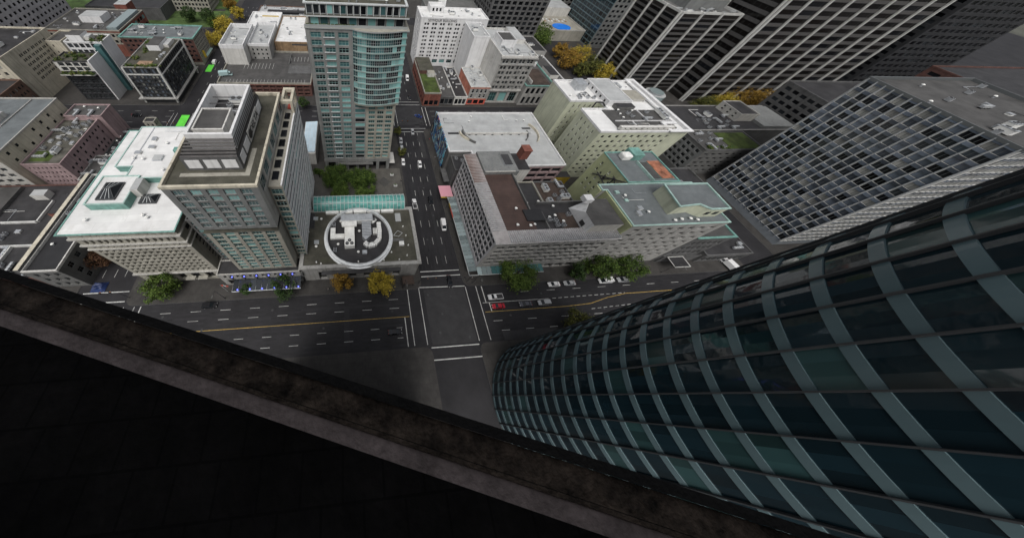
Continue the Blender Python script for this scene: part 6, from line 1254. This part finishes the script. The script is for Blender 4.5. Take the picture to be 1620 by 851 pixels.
# ------------------------------------------------------------------ people: one skinned body mesh, coloured by height
def person_mesh(coat):
    V = [(0, 0, .95), (0, 0, 1.2), (0, 0, 1.42), (0, 0, 1.52), (0, .02, 1.66), (.1, 0, .9), (.12, .1, .5), (.12, .02, .06), (.12, .14, .03), (-.1, 0, .9), (-.12, -.06, .5), (-.12, -.2, .08), (-.12, -.1, .03), (.19, 0, 1.4), (.26, -.03, 1.12), (.26, .08, .88), (.26, .12, .78), (-.19, 0, 1.4), (-.26, .04, 1.12), (-.25, .16, .9), (-.25, .2, .8)]
    Ed = [(0, 1), (1, 2), (2, 3), (3, 4), (0, 5), (5, 6), (6, 7), (7, 8), (0, 9), (9, 10), (10, 11), (11, 12), (2, 13), (13, 14), (14, 15), (15, 16), (2, 17), (17, 18), (18, 19), (19, 20)]
    Rr = [.15, .15, .15, .06, .11, .1, .07, .05, .045, .1, .07, .05, .045, .07, .05, .04, .04, .07, .05, .04, .04]
    me = D.meshes.new('person'); me.from_pydata(V, Ed, []); o = D.objects.new('person_tmp', me); col.objects.link(o)
    md = o.modifiers.new('s', 'SKIN'); md.use_smooth_shade = True
    for i, r in enumerate(Rr): me.skin_vertices[0].data[i].radius = (r, r*.8)
    me.skin_vertices[0].data[0].use_root = True
    o.modifiers.new('u', 'SUBSURF').levels = 1
    dg = bpy.context.evaluated_depsgraph_get(); dg.update(); out = D.meshes.new_from_object(o.evaluated_get(dg)); D.objects.remove(o)
    out.materials.clear()
    for n in (coat, 'trousers', 'skin', 'letter_dark'): out.materials.append(MATS[n])
    for p in out.polygons:
        z = p.center.z; p.material_index = 1 if z < .86 and abs(p.center.x) < .2 else 2 if (1.5 < z < 1.68 and p.center.y > .02) or (z < .84) else 3 if z > 1.53 else 0
    return out
PM = {c: person_mesh(c) for c in ('coat_pale', 'coat_dark', 'coat_red', 'coat_blue')}
for x, y, c, a, l in ((44.2, 34.2, 'coat_pale', 40, 'person in a pale coat walking at the store corner'), (45.6, 33.4, 'coat_dark', 200, 'person in a dark coat waiting at the store corner'), (47.6, 32.8, 'coat_pale', 120, 'person in a pale coat beside the large green street tree'), (-10.8, 33.0, 'coat_pale', 90, 'person in a pale coat walking before the bank hall'), (42.4, 78.4, 'coat_blue', 0, 'person in a blue coat beside the pink canopy'), (42.0, 60.5, 'coat_dark', 10, 'person in dark clothes under the glass street canopy'), (42.4, 114, 'coat_red', 180, 'person in a red coat below the painted wall'), (22.6, 84, 'coat_dark', 170, 'person in dark clothes at the plaza kerb')):
    o = D.objects.new('person', PM[c]); col.objects.link(o); o.location = (x, y, .14); o.rotation_euler = (0, 0, math.radians(a)); tag(o, l, 'person', 'people on the pavements')

# ------------------------------------------------------------------ camera, sky, sun
cam = D.cameras.new('camera'); co = D.objects.new('camera', cam); col.objects.link(co)
R0 = ((0.995592582, -0.075715579, 0.055340410), (0.028849013, 0.808725735, 0.587478017), (-0.089236452, -0.583292239, 0.807345663))
m = Matrix(R0).transposed().to_4x4(); m.translation = CAM; co.matrix_world = m
cam.sensor_width = 36; cam.sensor_fit = 'HORIZONTAL'; cam.lens = 423.7835*36/1620
cam.shift_x = 210/1620; cam.shift_y = -105.5/1620; cam.clip_start = .05; cam.clip_end = 6000
sc.camera = co
w = D.worlds.new('World'); sc.world = w; w.use_nodes = True
nt = w.node_tree; bg = nt.nodes['Background']; sky = nt.nodes.new('ShaderNodeTexSky'); sky.sky_type = 'NISHITA'; sky.sun_disc = False
SE, SR = math.radians(60), math.radians(200)
sky.sun_elevation = SE; sky.sun_rotation = SR; sky.air_density = 1.0; sky.dust_density = 6.0; sky.ozone_density = .6
hs = nt.nodes.new('ShaderNodeHueSaturation'); hs.inputs['Saturation'].default_value = .3
nt.links.new(sky.outputs[0], hs.inputs['Color']); nt.links.new(hs.outputs[0], bg.inputs['Color']); bg.inputs['Strength'].default_value = .1
sun = D.lights.new('sun', 'SUN'); sun.energy = 1.15; sun.angle = math.radians(40); sun.color = (1, .985, .965)
so = D.objects.new('sun', sun); col.objects.link(so); so.location = (0, 0, 300)
sd = Vector((math.sin(SR)*math.cos(SE), math.cos(SR)*math.cos(SE), math.sin(SE)))
so.rotation_euler = sd.to_track_quat('Z', 'Y').to_euler()
vs = sc.view_settings; vs.view_transform = 'Standard'; vs.look = 'None'; vs.exposure = 0.25; vs.gamma = 1; vs.use_curve_mapping = False
sc.cycles.max_bounces = 5; sc.cycles.diffuse_bounces = 3; sc.cycles.glossy_bounces = 3; sc.cycles.use_denoising = True
sc.cycles.sample_clamp_indirect = 4
